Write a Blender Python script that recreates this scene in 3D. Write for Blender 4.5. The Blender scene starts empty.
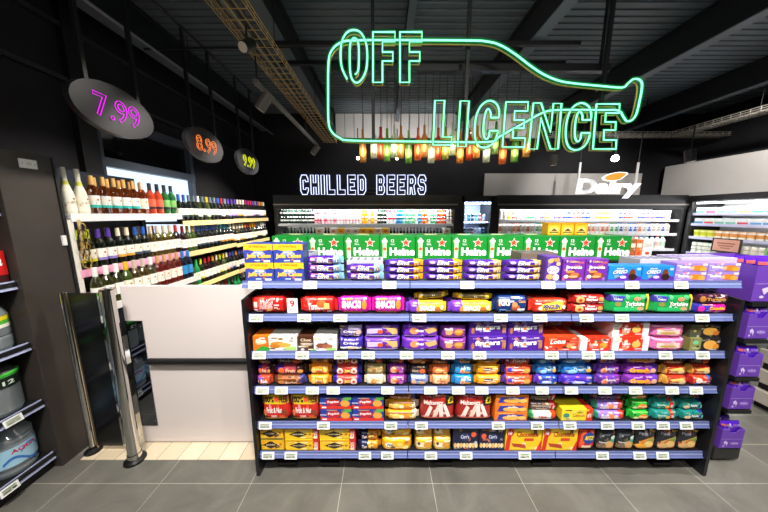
import bpy, bmesh, math, random
from mathutils import Vector, Matrix
random.seed(7)
SC = bpy.context.scene
COL = SC.collection
TH = math.radians(9.07); CT, ST = math.cos(TH), math.sin(TH)
F = 263.0; CAMH = 1.76

# ---------------------------------------------------------------- camera
cam = bpy.data.cameras.new('camera'); cam.sensor_width = 36; cam.lens = F/768*36; cam.clip_start = .02
co = bpy.data.objects.new('camera', cam); COL.objects.link(co)
co.location = (0, 0, CAMH); co.rotation_euler = (math.pi/2-TH, 0, 0)
SC.camera = co

def W(u, v, Y):
    """photo pixel -> (x, z) on the vertical plane y = Y"""
    d = Y*math.tan(math.atan((v-256)/F)+TH)
    return (u-384)*(Y*CT+d*ST)/F, CAMH-d
def X(u, Y, h):
    return (u-384)*(Y*CT+(CAMH-h)*ST)/F

# ---------------------------------------------------------------- materials
def lin(c): return c/12.92 if c <= .04045 else ((c+.055)/1.055)**2.4
def hexc(s):
    s = s.lstrip('#'); return tuple(lin(int(s[i:i+2], 16)/255) for i in (0, 2, 4))
MC = {}
def M(c, rough=.42, metal=0., emit=0., spec=.5, alpha=None):
    k = (c, rough, metal, emit, spec)
    if k in MC: return MC[k]
    m = bpy.data.materials.new('paint_'+c.strip('#')); m.use_nodes = True
    b = m.node_tree.nodes['Principled BSDF']; r = hexc(c)
    b.inputs['Base Color'].default_value = (*r, 1)
    b.inputs['Roughness'].default_value = rough; b.inputs['Metallic'].default_value = metal
    b.inputs['Specular IOR Level'].default_value = spec
    if emit:
        b.inputs['Emission Color'].default_value = (*r, 1); b.inputs['Emission Strength'].default_value = emit
    MC[k] = m; return m
def noisy(name, c1, c2, scale=4, rough=.6, spec=.4, bump=0., detail=6, stretch=(1, 1, 1)):
    m = bpy.data.materials.new(name); m.use_nodes = True; nt = m.node_tree; b = nt.nodes['Principled BSDF']
    tc = nt.nodes.new('ShaderNodeTexCoord'); mp = nt.nodes.new('ShaderNodeMapping'); mp.inputs['Scale'].default_value = stretch
    n = nt.nodes.new('ShaderNodeTexNoise'); n.inputs['Scale'].default_value = scale; n.inputs['Detail'].default_value = detail
    r = nt.nodes.new('ShaderNodeValToRGB'); r.color_ramp.elements[0].position = .3; r.color_ramp.elements[1].position = .7
    r.color_ramp.elements[0].color = (*hexc(c1), 1); r.color_ramp.elements[1].color = (*hexc(c2), 1)
    nt.links.new(tc.outputs['Object'], mp.inputs[0]); nt.links.new(mp.outputs[0], n.inputs['Vector'])
    nt.links.new(n.outputs[0], r.inputs[0]); nt.links.new(r.outputs[0], b.inputs['Base Color'])
    b.inputs['Roughness'].default_value = rough; b.inputs['Specular IOR Level'].default_value = spec
    if bump:
        bp = nt.nodes.new('ShaderNodeBump'); bp.inputs['Strength'].default_value = bump; bp.inputs['Distance'].default_value = .01
        nt.links.new(n.outputs[0], bp.inputs['Height']); nt.links.new(bp.outputs[0], b.inputs['Normal'])
    return m
def WM(c, rough=.27):
    k = ('W', c, rough)
    if k in MC: return MC[k]
    m = bpy.data.materials.new('wrapper_'+c.strip('#')); m.use_nodes = True; nt = m.node_tree; b = nt.nodes['Principled BSDF']
    b.inputs['Base Color'].default_value = (*hexc(c), 1); b.inputs['Roughness'].default_value = rough; b.inputs['Specular IOR Level'].default_value = .6
    tc = nt.nodes.new('ShaderNodeTexCoord'); n = nt.nodes.new('ShaderNodeTexNoise'); n.inputs['Scale'].default_value = 38; n.inputs['Detail'].default_value = 3
    bp = nt.nodes.new('ShaderNodeBump'); bp.inputs['Strength'].default_value = .55; bp.inputs['Distance'].default_value = .006
    nt.links.new(tc.outputs['Object'], n.inputs['Vector']); nt.links.new(n.outputs[0], bp.inputs['Height']); nt.links.new(bp.outputs[0], b.inputs['Normal'])
    MC[k] = m; return m
def mixh(a, b, t):
    a = a.lstrip('#'); b = b.lstrip('#')
    return '#'+''.join('%02x' % round(int(a[i:i+2], 16)*(1-t)+int(b[i:i+2], 16)*t) for i in (0, 2, 4))
def emis(c, s):
    k = ('E', c, s)
    if k in MC: return MC[k]
    m = bpy.data.materials.new('glow_'+c.strip('#')); m.use_nodes = True; nt = m.node_tree
    nt.nodes.remove(nt.nodes['Principled BSDF']); e = nt.nodes.new('ShaderNodeEmission')
    e.inputs[0].default_value = (*hexc(c), 1); e.inputs[1].default_value = s
    nt.links.new(e.outputs[0], nt.nodes['Material Output'].inputs[0]); MC[k] = m; return m
def glassy(c, gl=.14, trl=.0):
    """thin tinted glass: tinted see-through + gloss (+ some scatter)"""
    k = ('G', c, gl, trl)
    if k in MC: return MC[k]
    m = bpy.data.materials.new('glass_'+c.strip('#')); m.use_nodes = True; nt = m.node_tree
    nt.nodes.remove(nt.nodes['Principled BSDF'])
    t = nt.nodes.new('ShaderNodeBsdfTransparent'); t.inputs[0].default_value = (*hexc(c), 1)
    g = nt.nodes.new('ShaderNodeBsdfGlossy'); g.inputs['Roughness'].default_value = .08
    mx = nt.nodes.new('ShaderNodeMixShader'); mx.inputs[0].default_value = gl
    nt.links.new(t.outputs[0], mx.inputs[1]); nt.links.new(g.outputs[0], mx.inputs[2]); last = mx
    if trl:
        tr = nt.nodes.new('ShaderNodeBsdfTranslucent'); tr.inputs[0].default_value = (*hexc(c), 1)
        m2 = nt.nodes.new('ShaderNodeMixShader'); m2.inputs[0].default_value = trl
        nt.links.new(mx.outputs[0], m2.inputs[1]); nt.links.new(tr.outputs[0], m2.inputs[2]); last = m2
    nt.links.new(last.outputs[0], nt.nodes['Material Output'].inputs[0]); MC[k] = m; return m

def glow(c, s, t=.55):  # see-through emissive skin standing in for the halo around a tube
    k = ('L', c, s, t)
    if k in MC: return MC[k]
    m = bpy.data.materials.new('neon_halo_'+c.strip('#')); m.use_nodes = True; nt = m.node_tree
    nt.nodes.remove(nt.nodes['Principled BSDF']); e = nt.nodes.new('ShaderNodeEmission'); e.inputs[0].default_value = (*hexc(c), 1); e.inputs[1].default_value = s
    tr = nt.nodes.new('ShaderNodeBsdfTransparent'); mx = nt.nodes.new('ShaderNodeMixShader'); mx.inputs[0].default_value = 1-t
    nt.links.new(tr.outputs[0], mx.inputs[1]); nt.links.new(e.outputs[0], mx.inputs[2]); nt.links.new(mx.outputs[0], nt.nodes['Material Output'].inputs[0]); MC[k] = m; return m

BLACK = noisy('black_laminate', '#17171a', '#1f1f23', 3, .32, .45)
BLACKM = M('#141416', .45)
BLACKP = M('#0c0c0d', .3)
DARKWALL = noisy('charcoal_paint', '#1d1c1e', '#252427', 2, .75, .25)
CHROME = M('#d8d6d2', .09, 1.)
STEEL = M('#8d9094', .35, .9)
WHITE = M('#efefec', .45)
CREAM = M('#efe6d2', .5)

# ---------------------------------------------------------------- mesh builder
class MB:
    def __init__(s): s.v = []; s.f = []; s.m = []; s.sm = []; s.mats = []
    def mi(s, m):
        if m not in s.mats: s.mats.append(m)
        return s.mats.index(m)
    def add(s, vs, fs, m, smooth=False):
        o = len(s.v); s.v += [tuple(p) for p in vs]; k = s.mi(m)
        for f in fs:
            s.f.append([i+o for i in f]); s.m.append(k); s.sm.append(smooth)
    def box(s, a, b, m, bev=0.):
        x0, y0, z0 = a; x1, y1, z1 = b
        if bev <= 0:
            vs = [(x0,y0,z0),(x1,y0,z0),(x1,y1,z0),(x0,y1,z0),(x0,y0,z1),(x1,y0,z1),(x1,y1,z1),(x0,y1,z1)]
            s.add(vs, [(0,3,2,1),(4,5,6,7),(0,1,5,4),(1,2,6,5),(2,3,7,6),(3,0,4,7)], m)
        else:
            bm = bmesh.new(); bmesh.ops.create_cube(bm, size=1)
            for v in bm.verts:
                v.co = Vector(((x0+x1)/2+v.co.x*(x1-x0), (y0+y1)/2+v.co.y*(y1-y0), (z0+z1)/2+v.co.z*(z1-z0)))
            bmesh.ops.bevel(bm, geom=bm.edges[:], offset=bev, segments=2, profile=.5, affect='EDGES')
            s.bm(bm, m)
    def bm(s, bm, m, smooth=False):
        bm.verts.index_update()
        s.add([v.co[:] for v in bm.verts], [[v.index for v in f.verts] for f in bm.faces], m, smooth); bm.free()
    def lathe(s, prof, n=16, c=(0, 0, 0), ang=None):
        """prof: list of (r, z, material of the ring above)"""
        for i in range(len(prof)-1):
            r0, z0, m = prof[i]; r1, z1, _ = prof[i+1]; vs = []; fs = []
            for j in range(n):
                a = 2*math.pi*j/n; vs.append((c[0]+r0*math.cos(a), c[1]+r0*math.sin(a), c[2]+z0))
            for j in range(n):
                a = 2*math.pi*j/n; vs.append((c[0]+r1*math.cos(a), c[1]+r1*math.sin(a), c[2]+z1))
            for j in range(n): fs.append((j, (j+1) % n, n+(j+1) % n, n+j))
            s.add(vs, fs, m, abs(z1-z0) > 1e-6)
    def tube(s, pts, r, m, n=8, closed=False, cap=True):
        pts = [Vector(p) for p in pts]; N = len(pts); rings = []
        for i, p in enumerate(pts):
            a = pts[(i-1) % N] if (closed or i > 0) else p; b = pts[(i+1) % N] if (closed or i < N-1) else p
            t = (b-a)
            t = t.normalized() if t.length > 1e-9 else Vector((0, 0, 1))
            up = Vector((0, 1, 0)) if abs(t.y) < .9 else Vector((0, 0, 1))
            e1 = t.cross(up).normalized(); e2 = t.cross(e1).normalized()
            rings.append([p+r*(math.cos(2*math.pi*k/n)*e1+math.sin(2*math.pi*k/n)*e2) for k in range(n)])
        vs = [q for R in rings for q in R]; fs = []
        for i in range(N if closed else N-1):
            j = (i+1) % N
            for k in range(n): fs.append((i*n+k, i*n+(k+1) % n, j*n+(k+1) % n, j*n+k))
        s.add(vs, fs, m, True)
        if cap and not closed:
            s.add(rings[0], [list(range(n))], m); s.add(rings[-1], [list(range(n))[::-1]], m)
    def prism(s, pts, y0, y1, m, mside=None):
        """outline in (x,z) extruded along y"""
        n = len(pts); vs = [(p[0], y0, p[1]) for p in pts]+[(p[0], y1, p[1]) for p in pts]
        s.add(vs, [list(range(n)), list(range(2*n-1, n-1, -1))], m)
        s.add(vs, [(i, n+i, n+(i+1) % n, (i+1) % n) for i in range(n)], mside or m)
    def mesh(s, name):
        me = bpy.data.meshes.new(name); me.from_pydata(s.v, [], s.f)
        for m in s.mats: me.materials.append(m)
        me.polygons.foreach_set('material_index', s.m); me.polygons.foreach_set('use_smooth', s.sm)
        me.update(); return me
    def build(s, name, parent=None, loc=(0, 0, 0), rot=(0, 0, 0)):
        return place(s.mesh(name), name, parent, loc, rot)
def place(me, name, parent=None, loc=(0, 0, 0), rot=(0, 0, 0)):
    o = bpy.data.objects.new(name, me); COL.objects.link(o); o.location = loc; o.rotation_euler = rot
    if parent: o.parent = parent
    return o
def tag(o, label, cat, group=None, kind=None):
    o['label'] = label; o['category'] = cat
    if group: o['group'] = group
    if kind: o['kind'] = kind
    return o
def thing(name, label, cat, loc=(0, 0, 0), rot=(0, 0, 0), group=None):
    o = bpy.data.objects.new(name, None); o.empty_display_size = .1; COL.objects.link(o)
    o.location = loc; o.rotation_euler = rot
    return tag(o, label, cat, group)
def struct(o, label=None, cat=None):
    o['kind'] = 'structure'
    if label: o['label'] = label
    if cat: o['category'] = cat
    return o
def copy_thing(root, loc, label, rot=None):
    """a copy of a thing and of each of its parts and sub-parts"""
    r = root.copy(); COL.objects.link(r); r.location = loc; r['label'] = label
    if rot: r.rotation_euler = rot
    for ch in list(root.children):
        c = ch.copy(); COL.objects.link(c); c.parent = r
        for g in ch.children:
            d = g.copy(); COL.objects.link(d); d.parent = c
    return r
ONES = 'zeroth first second third fourth fifth sixth seventh eighth ninth tenth eleventh twelfth thirteenth fourteenth fifteenth sixteenth seventeenth eighteenth nineteenth'.split()
def ordw(n):
    if n < 20: return ONES[n]
    t = {2: 'twent', 3: 'thirt', 4: 'fort', 5: 'fift', 6: 'sixt', 7: 'sevent', 8: 'eight', 9: 'ninet'}[n//10]
    return t+'ieth' if n % 10 == 0 else t+'y-'+ONES[n % 10]

# ---------------------------------------------------------------- text
TX = {}
def text2d(s, bold=0.):
    k = (s, bold)
    if k in TX: return TX[k]
    cu = bpy.data.curves.new('t', 'FONT'); cu.body = s; cu.resolution_u = 3; cu.offset = bold; cu.size = 1
    ob = bpy.data.objects.new('t', cu); COL.objects.link(ob)
    bpy.context.view_layer.update()
    ev = ob.evaluated_get(bpy.context.evaluated_depsgraph_get()); me = ev.to_mesh()
    vs = [(v.co.x, v.co.y) for v in me.vertices]; fs = [list(p.vertices) for p in me.polygons]
    ev.to_mesh_clear(); bpy.data.objects.remove(ob); bpy.data.curves.remove(cu)
    x0 = min(v[0] for v in vs); x1 = max(v[0] for v in vs); y0 = min(v[1] for v in vs); y1 = max(v[1] for v in vs)
    vs = [((a-x0)/(x1-x0), (b-y0)/(y1-y0)) for a, b in vs]
    # boundary loops for outline lettering
    cnt = {}
    for f in fs:
        for i in range(len(f)):
            e = (f[i], f[(i+1) % len(f)]); key = tuple(sorted((tuple(round(c, 4) for c in vs[e[0]]), tuple(round(c, 4) for c in vs[e[1]]))))
            cnt.setdefault(key, 0); cnt[key] += 1
    adj = {}
    for (a, b), c in cnt.items():
        if c == 1 and a != b: adj.setdefault(a, []).append(b); adj.setdefault(b, []).append(a)
    loops = []; seen = set()
    for st in list(adj):
        if st in seen: continue
        lp = [st]; seen.add(st); cur = st
        while True:
            nx = [q for q in adj[cur] if q not in seen]
            if not nx: break
            cur = nx[0]; seen.add(cur); lp.append(cur)
        if len(lp) > 2: loops.append(lp)
    TX[k] = (vs, fs, loops); return TX[k]

# ---------------------------------------------------------------- printed packs
def tess(vs, fs, nu, nv):
    """cut a flat (u,v) figure along a grid so that it can follow a bulging pack"""
    bm = bmesh.new(); bv = [bm.verts.new((u, v, 0)) for u, v in vs]
    for f in fs:
        try: bm.faces.new([bv[i] for i in f])
        except ValueError: pass
    u0 = min(v[0] for v in vs); u1 = max(v[0] for v in vs); v0 = min(v[1] for v in vs); v1 = max(v[1] for v in vs)
    for lo, hi, n, no in ((u0, u1, nu, (1, 0, 0)), (v0, v1, nv, (0, 1, 0))):
        for k in range(1, n):
            c = lo+(hi-lo)*k/n
            bmesh.ops.bisect_plane(bm, geom=bm.verts[:]+bm.edges[:]+bm.faces[:], plane_co=(c*no[0], c*no[1], 0), plane_no=no, dist=1e-6)
    bm.verts.index_update(); out = [(v.co.x, v.co.y) for v in bm.verts], [[v.index for v in f.verts] for f in bm.faces]; bm.free(); return out
TT = {}
def art_ops(mb, ops, S, off, curved, nb=0):
    """draw printed shapes given in (u,v) of the front face on the pack surface S(u,v,lift)"""
    for oi, o in enumerate(ops):
        k = o[0]; d = off*(1+(oi % 4)*.25 if oi < nb else 2+oi-nb)
        if k == 'r':
            _, u0, v0, u1, v1, c = o[:6]; sk = o[6] if len(o) > 6 else 0
            nu, nv = ((8, 5) if oi >= nb else (3, 2)) if curved else (1, 1); vs = []; fs = []
            for j in range(nv+1):
                for i in range(nu+1):
                    vv = v0+(v1-v0)*j/nv; vs.append(S(u0+(u1-u0)*i/nu+sk*(vv-v0), vv, d))
            for j in range(nv):
                for i in range(nu): a = j*(nu+1)+i; fs.append((a, a+1, a+nu+2, a+nu+1))
            mb.add(vs, fs, M(c))
        elif k == 'e':
            _, cu, cv, ru, rv, c = o; n = 16; vs = [S(cu, cv, d)]; R = (.4, .75, 1) if curved and oi >= nb else (1,); fs = []
            for q in R:
                for i in range(n):
                    a = 2*math.pi*i/n; vs.append(S(cu+ru*q*math.cos(a), cv+rv*q*math.sin(a), d))
            for i in range(n):
                j = (i+1) % n; fs.append((0, 1+i, 1+j))
                for q in range(len(R)-1): fs.append((1+q*n+i, 1+(q+1)*n+i, 1+(q+1)*n+j, 1+q*n+j))
            mb.add(vs, fs, M(c))
        elif k == 'p':
            _, pts, c = o; fs = [list(range(len(pts)))]
            if curved: pts, fs = tess(pts, fs, 6, 6)
            mb.add([S(u, v, d) for u, v in pts], fs, M(c))
        elif k == 's':
            _, cu, cv, ru, rv, c = o; vs = [S(cu, cv, d)]
            for i in range(10):
                a = math.pi/2+math.pi*i/5; q = 1 if i % 2 == 0 else .42
                vs.append(S(cu+ru*q*math.cos(a), cv+rv*q*math.sin(a), d))
            mb.add(vs, [(0, 1+i, 1+(i+1) % 10) for i in range(10)], M(c))
        elif k == 't':
            _, s, u0, v0, u1, v1, c = o[:7]; b = o[7] if len(o) > 7 else .02; sk = o[8] if len(o) > 8 else 0; sl = o[9] if len(o) > 9 else 0
            vs, fs, _l = text2d(s, b)
            if curved:
                if (s, b) not in TT: TT[(s, b)] = tess(vs, fs, 8, 6)
                vs, fs = TT[(s, b)]
            mb.add([S(u0+(u1-u0)*x+sk*y, v0+(v1-v0)*y+sl*x, d) for x, y in vs], fs, M(c))
def busy(base, n, seed):
    rr = random.Random(seed); out = []
    for i in range(n):
        c = mixh(base, rr.choice(['#ffffff', '#ffffff', '#f2c060', '#20141c', '#ff7a3a']), rr.choice([.25, .45, .7]))
        u, v = rr.uniform(.08, .9), rr.choice([.1, .16, .84, .9, .5, .3, .7])
        if rr.random() < .5: out.append(('e', u, v, rr.uniform(.025, .075), min(rr.uniform(.05, .14), v-.02, .98-v), c))
        else: a = rr.uniform(.04, .13); out.append(('r', u-a, max(.07, v-.05), min(.94, u+a), min(.93, v+.04), c))
    return out
def pack(kind, w, h, d, base, bands, ops, nb=16):
    ops = busy(base, nb, repr(ops)[:60])+list(ops)
    """origin: middle of the base; front looks to -y"""
    mb = MB()
    if kind == 'box':
        mb.box((-w/2, -d/2, 0), (w/2, d/2, h), M(base, .38), .0025)
        for (u0, u1, c) in bands:
            mb.box((-w/2+u0*w-.0004, -d/2-.0004, -.0000), (-w/2+u1*w+.0004, d/2+.0004, h+.0005), M(c, .38))
        S = lambda u, v, l: (-w/2+u*w, -d/2-.0005-l, v*h)
        art_ops(mb, ops, S, .0002, False, nb)
    elif kind == 'flow':
        fin = min(.016, .1*w); NX, NV, n = 18, 20, 2.7; L = w-2*fin
        def ring(u):
            t = abs(2*u-1); q = (1-t**9) if t < 1 else 0
            return .22+.78*q**.5, .80+.20*q**.5
        def P(u, a, lift=0):
            sy, sz = ring(u); ca, sa = math.cos(a), math.sin(a)
            yy = -math.copysign(abs(ca)**(2/n), ca)*(d/2*sy+lift); zz = h/2+math.copysign(abs(sa)**(2/n), sa)*(h/2*sz+lift)
            return (-L/2+u*L, yy, max(zz, .0))
        colr = lambda u: next((c for a, b, c in bands if a <= u <= b), base)
        for i in range(NX):
            u0, u1 = i/NX, (i+1)/NX; vs = []
            for u in (u0, u1): vs += [P(u, 2*math.pi*k/NV) for k in range(NV)]
            mb.add(vs, [(k, (k+1) % NV, NV+(k+1) % NV, NV+k)[::-1] for k in range(NV)], WM(colr((u0+u1)/2)), True)
        for sgn, uu in ((-1, 0), (1, 1)):
            vs = []; K = 8
            for k in range(K+1):
                z = h*.1+h*.8*k/K; zz = .003*(1 if k % 2 else -1)
                vs += [(sgn*L/2, -.11*d*math.sin(math.pi*k/K), z), (sgn*(L/2+fin*.5), zz, z), (sgn*(w/2), -zz, z)]
            fs = []
            for k in range(K):
                for j in range(2): a = 3*k+j; fs.append((a, a+1, a+4, a+3))
            mb.add(vs, fs, WM(colr(uu)), True)
        def S(u, v, l):
            u = min(max(u, .03), .97); v = min(max(v, .06), .94); sy, sz = ring(u); z = (2*v-1)
            y = -(d/2*sy+.0006+l)*(1-abs(z)**n)**(1/n)
            return (-L/2+u*L, y-.0006-l*.6, h/2+z*h/2*sz+l*z)
        art_ops(mb, ops, S, .00035, True, nb)
    elif kind == 'bag':
        NX, NZ = 12, 10
        def T(u, v):
            a = max(0, 1-abs(2*u-1)**5); b = max(0, 1-abs(2*v-1)**7)
            return d/2*(a*b)**.45+.0015
        def G(u, v, s): return (-w/2+u*w, s*T(u, v), v*h)
        for s in (-1, 1):
            vs = [G(i/NX, j/NZ, s) for j in range(NZ+1) for i in range(NX+1)]; fs = []
            for j in range(NZ):
                for i in range(NX):
                    a = j*(NX+1)+i; f = (a, a+1, a+NX+2, a+NX+1); fs.append(f if s < 0 else f[::-1])
            mb.add(vs, fs, WM(base), True)
        def S(u, v, l):
            x, y, z = G(u, v, -1); return (x, y-.0008-l, z)
        art_ops(mb, ops, S, .00035, True, nb)
    return mb

# ================================================================= SETTING
def floor_mat():
    m = bpy.data.materials.new('slate_tiles'); m.use_nodes = True; nt = m.node_tree; b = nt.nodes['Principled BSDF']
    tc = nt.nodes.new('ShaderNodeTexCoord'); mp = nt.nodes.new('ShaderNodeMapping'); mp.inputs['Location'].default_value = (.28, -1.48+3, 0)
    br = nt.nodes.new('ShaderNodeTexBrick'); br.offset = 0; br.squash = 1
    br.inputs['Scale'].default_value = 1; br.inputs['Brick Width'].default_value = .6; br.inputs['Row Height'].default_value = .3
    br.inputs['Mortar Size'].default_value = .0017; br.inputs['Mortar Smooth'].default_value = .3; br.inputs['Bias'].default_value = 0
    br.inputs['Color1'].default_value = (*hexc('#5c5a54'), 1); br.inputs['Color2'].default_value = (*hexc('#66645d'), 1); br.inputs['Mortar'].default_value = (*hexc('#a8a498'), 1)
    n = nt.nodes.new('ShaderNodeTexNoise'); n.inputs['Scale'].default_value = 3; n.inputs['Detail'].default_value = 8; n.inputs['Roughness'].default_value = .65; n.inputs['Distortion'].default_value = .8
    r = nt.nodes.new('ShaderNodeValToRGB'); r.color_ramp.elements[0].color = (.78, .78, .78, 1); r.color_ramp.elements[1].color = (1.25, 1.25, 1.23, 1)
    r.color_ramp.elements[0].position = .35; r.color_ramp.elements[1].position = .7
    mu = nt.nodes.new('ShaderNodeMixRGB'); mu.blend_type = 'MULTIPLY'; mu.inputs[0].default_value = 1
    nt.links.new(tc.outputs['Object'], mp.inputs[0]); nt.links.new(mp.outputs[0], br.inputs['Vector']); nt.links.new(tc.outputs['Object'], n.inputs['Vector'])
    nt.links.new(n.outputs[0], r.inputs[0]); nt.links.new(br.outputs['Color'], mu.inputs[1]); nt.links.new(r.outputs[0], mu.inputs[2])
    nt.links.new(mu.outputs[0], b.inputs['Base Color'])
    rr = nt.nodes.new('ShaderNodeMapRange'); rr.inputs['To Min'].default_value = .22; rr.inputs['To Max'].default_value = .42
    nt.links.new(n.outputs[0], rr.inputs[0]); nt.links.new(rr.outputs[0], b.inputs['Roughness'])
    bp = nt.nodes.new('ShaderNodeBump'); bp.inputs['Strength'].default_value = .12; bp.inputs['Distance'].default_value = .004
    nt.links.new(n.outputs[0], bp.inputs['Height']); nt.links.new(bp.outputs[0], b.inputs['Normal'])
    return m
def plank_mat():
    m = bpy.data.materials.new('cream_planks'); m.use_nodes = True; nt = m.node_tree; b = nt.nodes['Principled BSDF']
    tc = nt.nodes.new('ShaderNodeTexCoord'); mp = nt.nodes.new('ShaderNodeMapping'); mp.inputs['Rotation'].default_value = (0, 0, math.pi/2)
    br = nt.nodes.new('ShaderNodeTexBrick'); br.offset = .5
    br.inputs['Scale'].default_value = 1; br.inputs['Brick Width'].default_value = 1.2; br.inputs['Row Height'].default_value = .15
    br.inputs['Mortar Size'].default_value = .002; br.inputs['Color1'].default_value = (*hexc('#d9cbb2'), 1); br.inputs['Color2'].default_value = (*hexc('#c9b799'), 1); br.inputs['Mortar'].default_value = (*hexc('#7a6c58'), 1)
    nt.links.new(tc.outputs['Object'], mp.inputs[0]); nt.links.new(mp.outputs[0], br.inputs['Vector']); nt.links.new(br.outputs['Color'], b.inputs['Base Color'])
    b.inputs['Roughness'].default_value = .4; return m
LX, RX, BY, NY, CH = -2.85, 6.75, 5.95, -2.6, 3.85
mb = MB(); mb.box((LX-.1, NY, -.1), (RX+.1, BY+.1, 0), floor_mat()); struct(mb.build('floor'))
mb = MB(); mb.box((-2.2, 1.648, 0), (-.87, 5.1, .004), plank_mat()); struct(mb.build('floor_planks'))
# ceiling: ribbed dark metal deck, ribs run across the room
DECK = noisy('ceiling_deck', '#565f66', '#656e75', 1.5, .5, .4)
mb = MB(); y = NY; P = .10; vs = []; prof = []
while y < BY+.1:
    prof += [(y, CH), (y+.07, CH), (y+.075, CH+.012), (y+.095, CH+.012)]; y += P
for (yy, zz) in prof: vs += [(LX-.1, yy, zz), (RX+.1, yy, zz)]
mb.add(vs, [(2*i, 2*i+1, 2*i+3, 2*i+2)[::-1] for i in range(len(prof)-1)], DECK)
mb.box((LX-.1, NY, CH+.06), (RX+.1, BY+.1, CH+.12), BLACKM); struct(mb.build('ceiling'))
# walls
mb = MB()
wy0, wy1, wz0, wz1 = 2.72, 4.05, 1.4, 2.76     # the window in the left wall
mb.box((LX-.1, NY, 0), (LX, wy0, CH+.1), DARKWALL); mb.box((LX-.1, wy1, 0), (LX, BY+.1, CH+.1), DARKWALL)
mb.box((LX-.1, wy0, 0), (LX, wy1, wz0), DARKWALL); mb.box((LX-.1, wy0, wz1), (LX, wy1, CH+.1), DARKWALL)
struct(mb.build('wall_left'))
mb = MB(); mb.box((LX, BY, 0), (RX, BY+.1, CH+.1), DARKWALL); struct(mb.build('wall_back'))
mb = MB(); mb.box((RX, NY, 0), (RX+.1, BY, CH+.1), DARKWALL); struct(mb.build('wall_right'))
mb = MB(); mb.box((LX, NY-.1, 0), (RX, NY, CH+.1), noisy('grey_paint', '#8d8b88', '#979592', 2, .8)); struct(mb.build('wall_near'))
# window: frosted daylit lower pane, dark upper pane, grey frame
FRAME = M('#4a5460', .4)
win = thing('window_1', None or 'window', 'window'); del win['label']; del win['category']; struct(win)
mb = MB()
for a, b in (((LX-.07, wy0, wz0), (LX+.03, wy0+.06, wz1)), ((LX-.07, wy1-.06, wz0), (LX+.03, wy1, wz1)), ((LX-.07, wy0, wz1-.09), (LX+.05, wy1, wz1)),
             ((LX-.07, wy0, wz0), (LX+.03, wy1, wz0+.06)), ((LX-.07, wy0, 2.24), (LX+.04, wy1, 2.33))): mb.box(a, b, FRAME)
mb.build('window_frame', win)
mb = MB(); mb.box((LX-.06, wy0+.06, wz0+.06), (LX-.04, wy1-.06, 2.24), emis('#d4e6f7', 1.5)); mb.build('frosted_pane', win)
mb = MB(); mb.box((LX-.06, wy0+.06, 2.33), (LX-.04, wy1-.06, wz1-.09), M('#08090b', .08)); mb.build('dark_pane', win)
# pilaster beside window, wall beams
mb = MB(); mb.box((LX, 2.56, 0), (LX+.06, 2.72, CH), BLACKM); struct(mb.build('trim_1'))
mb = MB()
mb.box((LX, NY, 3.36), (LX+.05, BY, 3.40), M('#26262a', .5)); mb.box((LX, NY, 2.92), (LX+.04, BY, 2.96), M('#26262a', .5)); struct(mb.build('trim_2'))
STEELB = M('#626a73', .45); WEB = M('#191b1e', .6)
def beam(x, z0, w=.15, name='ceiling_beam', dep=.33):
    mb = MB(); mb.box((x-.012, NY, z0+.012), (x+.012, BY, z0+dep), WEB); mb.box((x-w/2, NY, z0), (x+w/2, BY, z0+.012), STEELB)
    mb.box((x-w/2, NY, z0+dep-.012), (x+w/2, BY, z0+dep), WEB); return struct(mb.build(name))
for i, bx in enumerate((-2.55, -1.07, 1.55, 3.35, 5.15)): beam(bx, 3.5, .12, 'trim_%d' % (i+3), .33)
beam(.27, 3.68, .07, 'trim_8', .16)
# upper white cladding on the back wall
mb = MB(); x0 = -1.02; CL = M('#c9c6c4', .55)
n = 22; wdt = (3.3-x0)/n
for i in range(n): mb.box((x0+i*wdt, BY-.03, 3.36), (x0+(i+1)*wdt-.012, BY, CH-.01), CL)
struct(mb.build('trim_9'))
GREYB = noisy('pale_board', '#b5b0ac', '#bdb9b5', 1.5, .6)
a, _ = W(484, 190, 5.85); b, _ = W(640, 190, 5.85)
mb = MB(); mb.box((a, 5.85, 2.02), (b, 5.88, 2.62), GREYB); mb.box((a, 5.88, 2.05), (b, 5.95, 2.58), BLACKM); struct(mb.build('trim_10'))
mb = MB(); mb.box((5.91, .3, 2.105), (5.94, 5.75, 2.74), GREYB); mb.box((5.94, .3, 2.105), (6.75, 5.75, 2.78), BLACKM); struct(mb.build('trim_11'))

# ================================================================= BISCUIT GONDOLA
GX0, GX1 = -.862, 2.185
SH = [1.335, 1.128, .880, .634, .377, .148]          # strip centre heights
SROW = ['top deck', 'second shelf', 'third shelf', 'fourth shelf', 'fifth shelf', 'bottom shelf']
FY = 1.56                                             # shelf front
gon = thing('gondola', 'long black shop gondola with six rows of biscuits above the grey tiles', 'shelving unit', (GX0, 1.53, 0))
gl = Vector((GX0, 1.53, 0))
def gbuild(mb, name, parent=gon, loc=(0, 0, 0)):
    o = mb.build(name, parent, Vector(loc)-gl if parent is gon else loc); return o
for (xa, xb, nm) in ((GX0-.004, GX0+.018, 'side_panel'), (GX1-.018, GX1+.004, 'side_panel')):
    mb = MB(); pts = [(1.53, .0), (1.53, 1.245), (1.80, 1.27), (2.38, 1.27), (2.38, 0)]
    vs = [(xa, p, q) for p, q in pts]+[(xb, p, q) for p, q in pts]; n = 5
    mb.add(vs, [list(range(n))[::-1], list(range(n, 2*n))]+[(i, (i+1) % n, n+(i+1) % n, n+i) for i in range(n)], BLACK); gbuild(mb, nm)
mb = MB(); mb.box((GX0+.018, 1.97, .02), (GX1-.018, 1.99, 1.40), BLACK); gbuild(mb, 'back_panel')
mb = MB(); mb.box((GX0+.018, 1.66, .012), (GX1-.018, 1.69, .125), BLACKM)
gbuild(mb, 'kick_plate')
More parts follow.
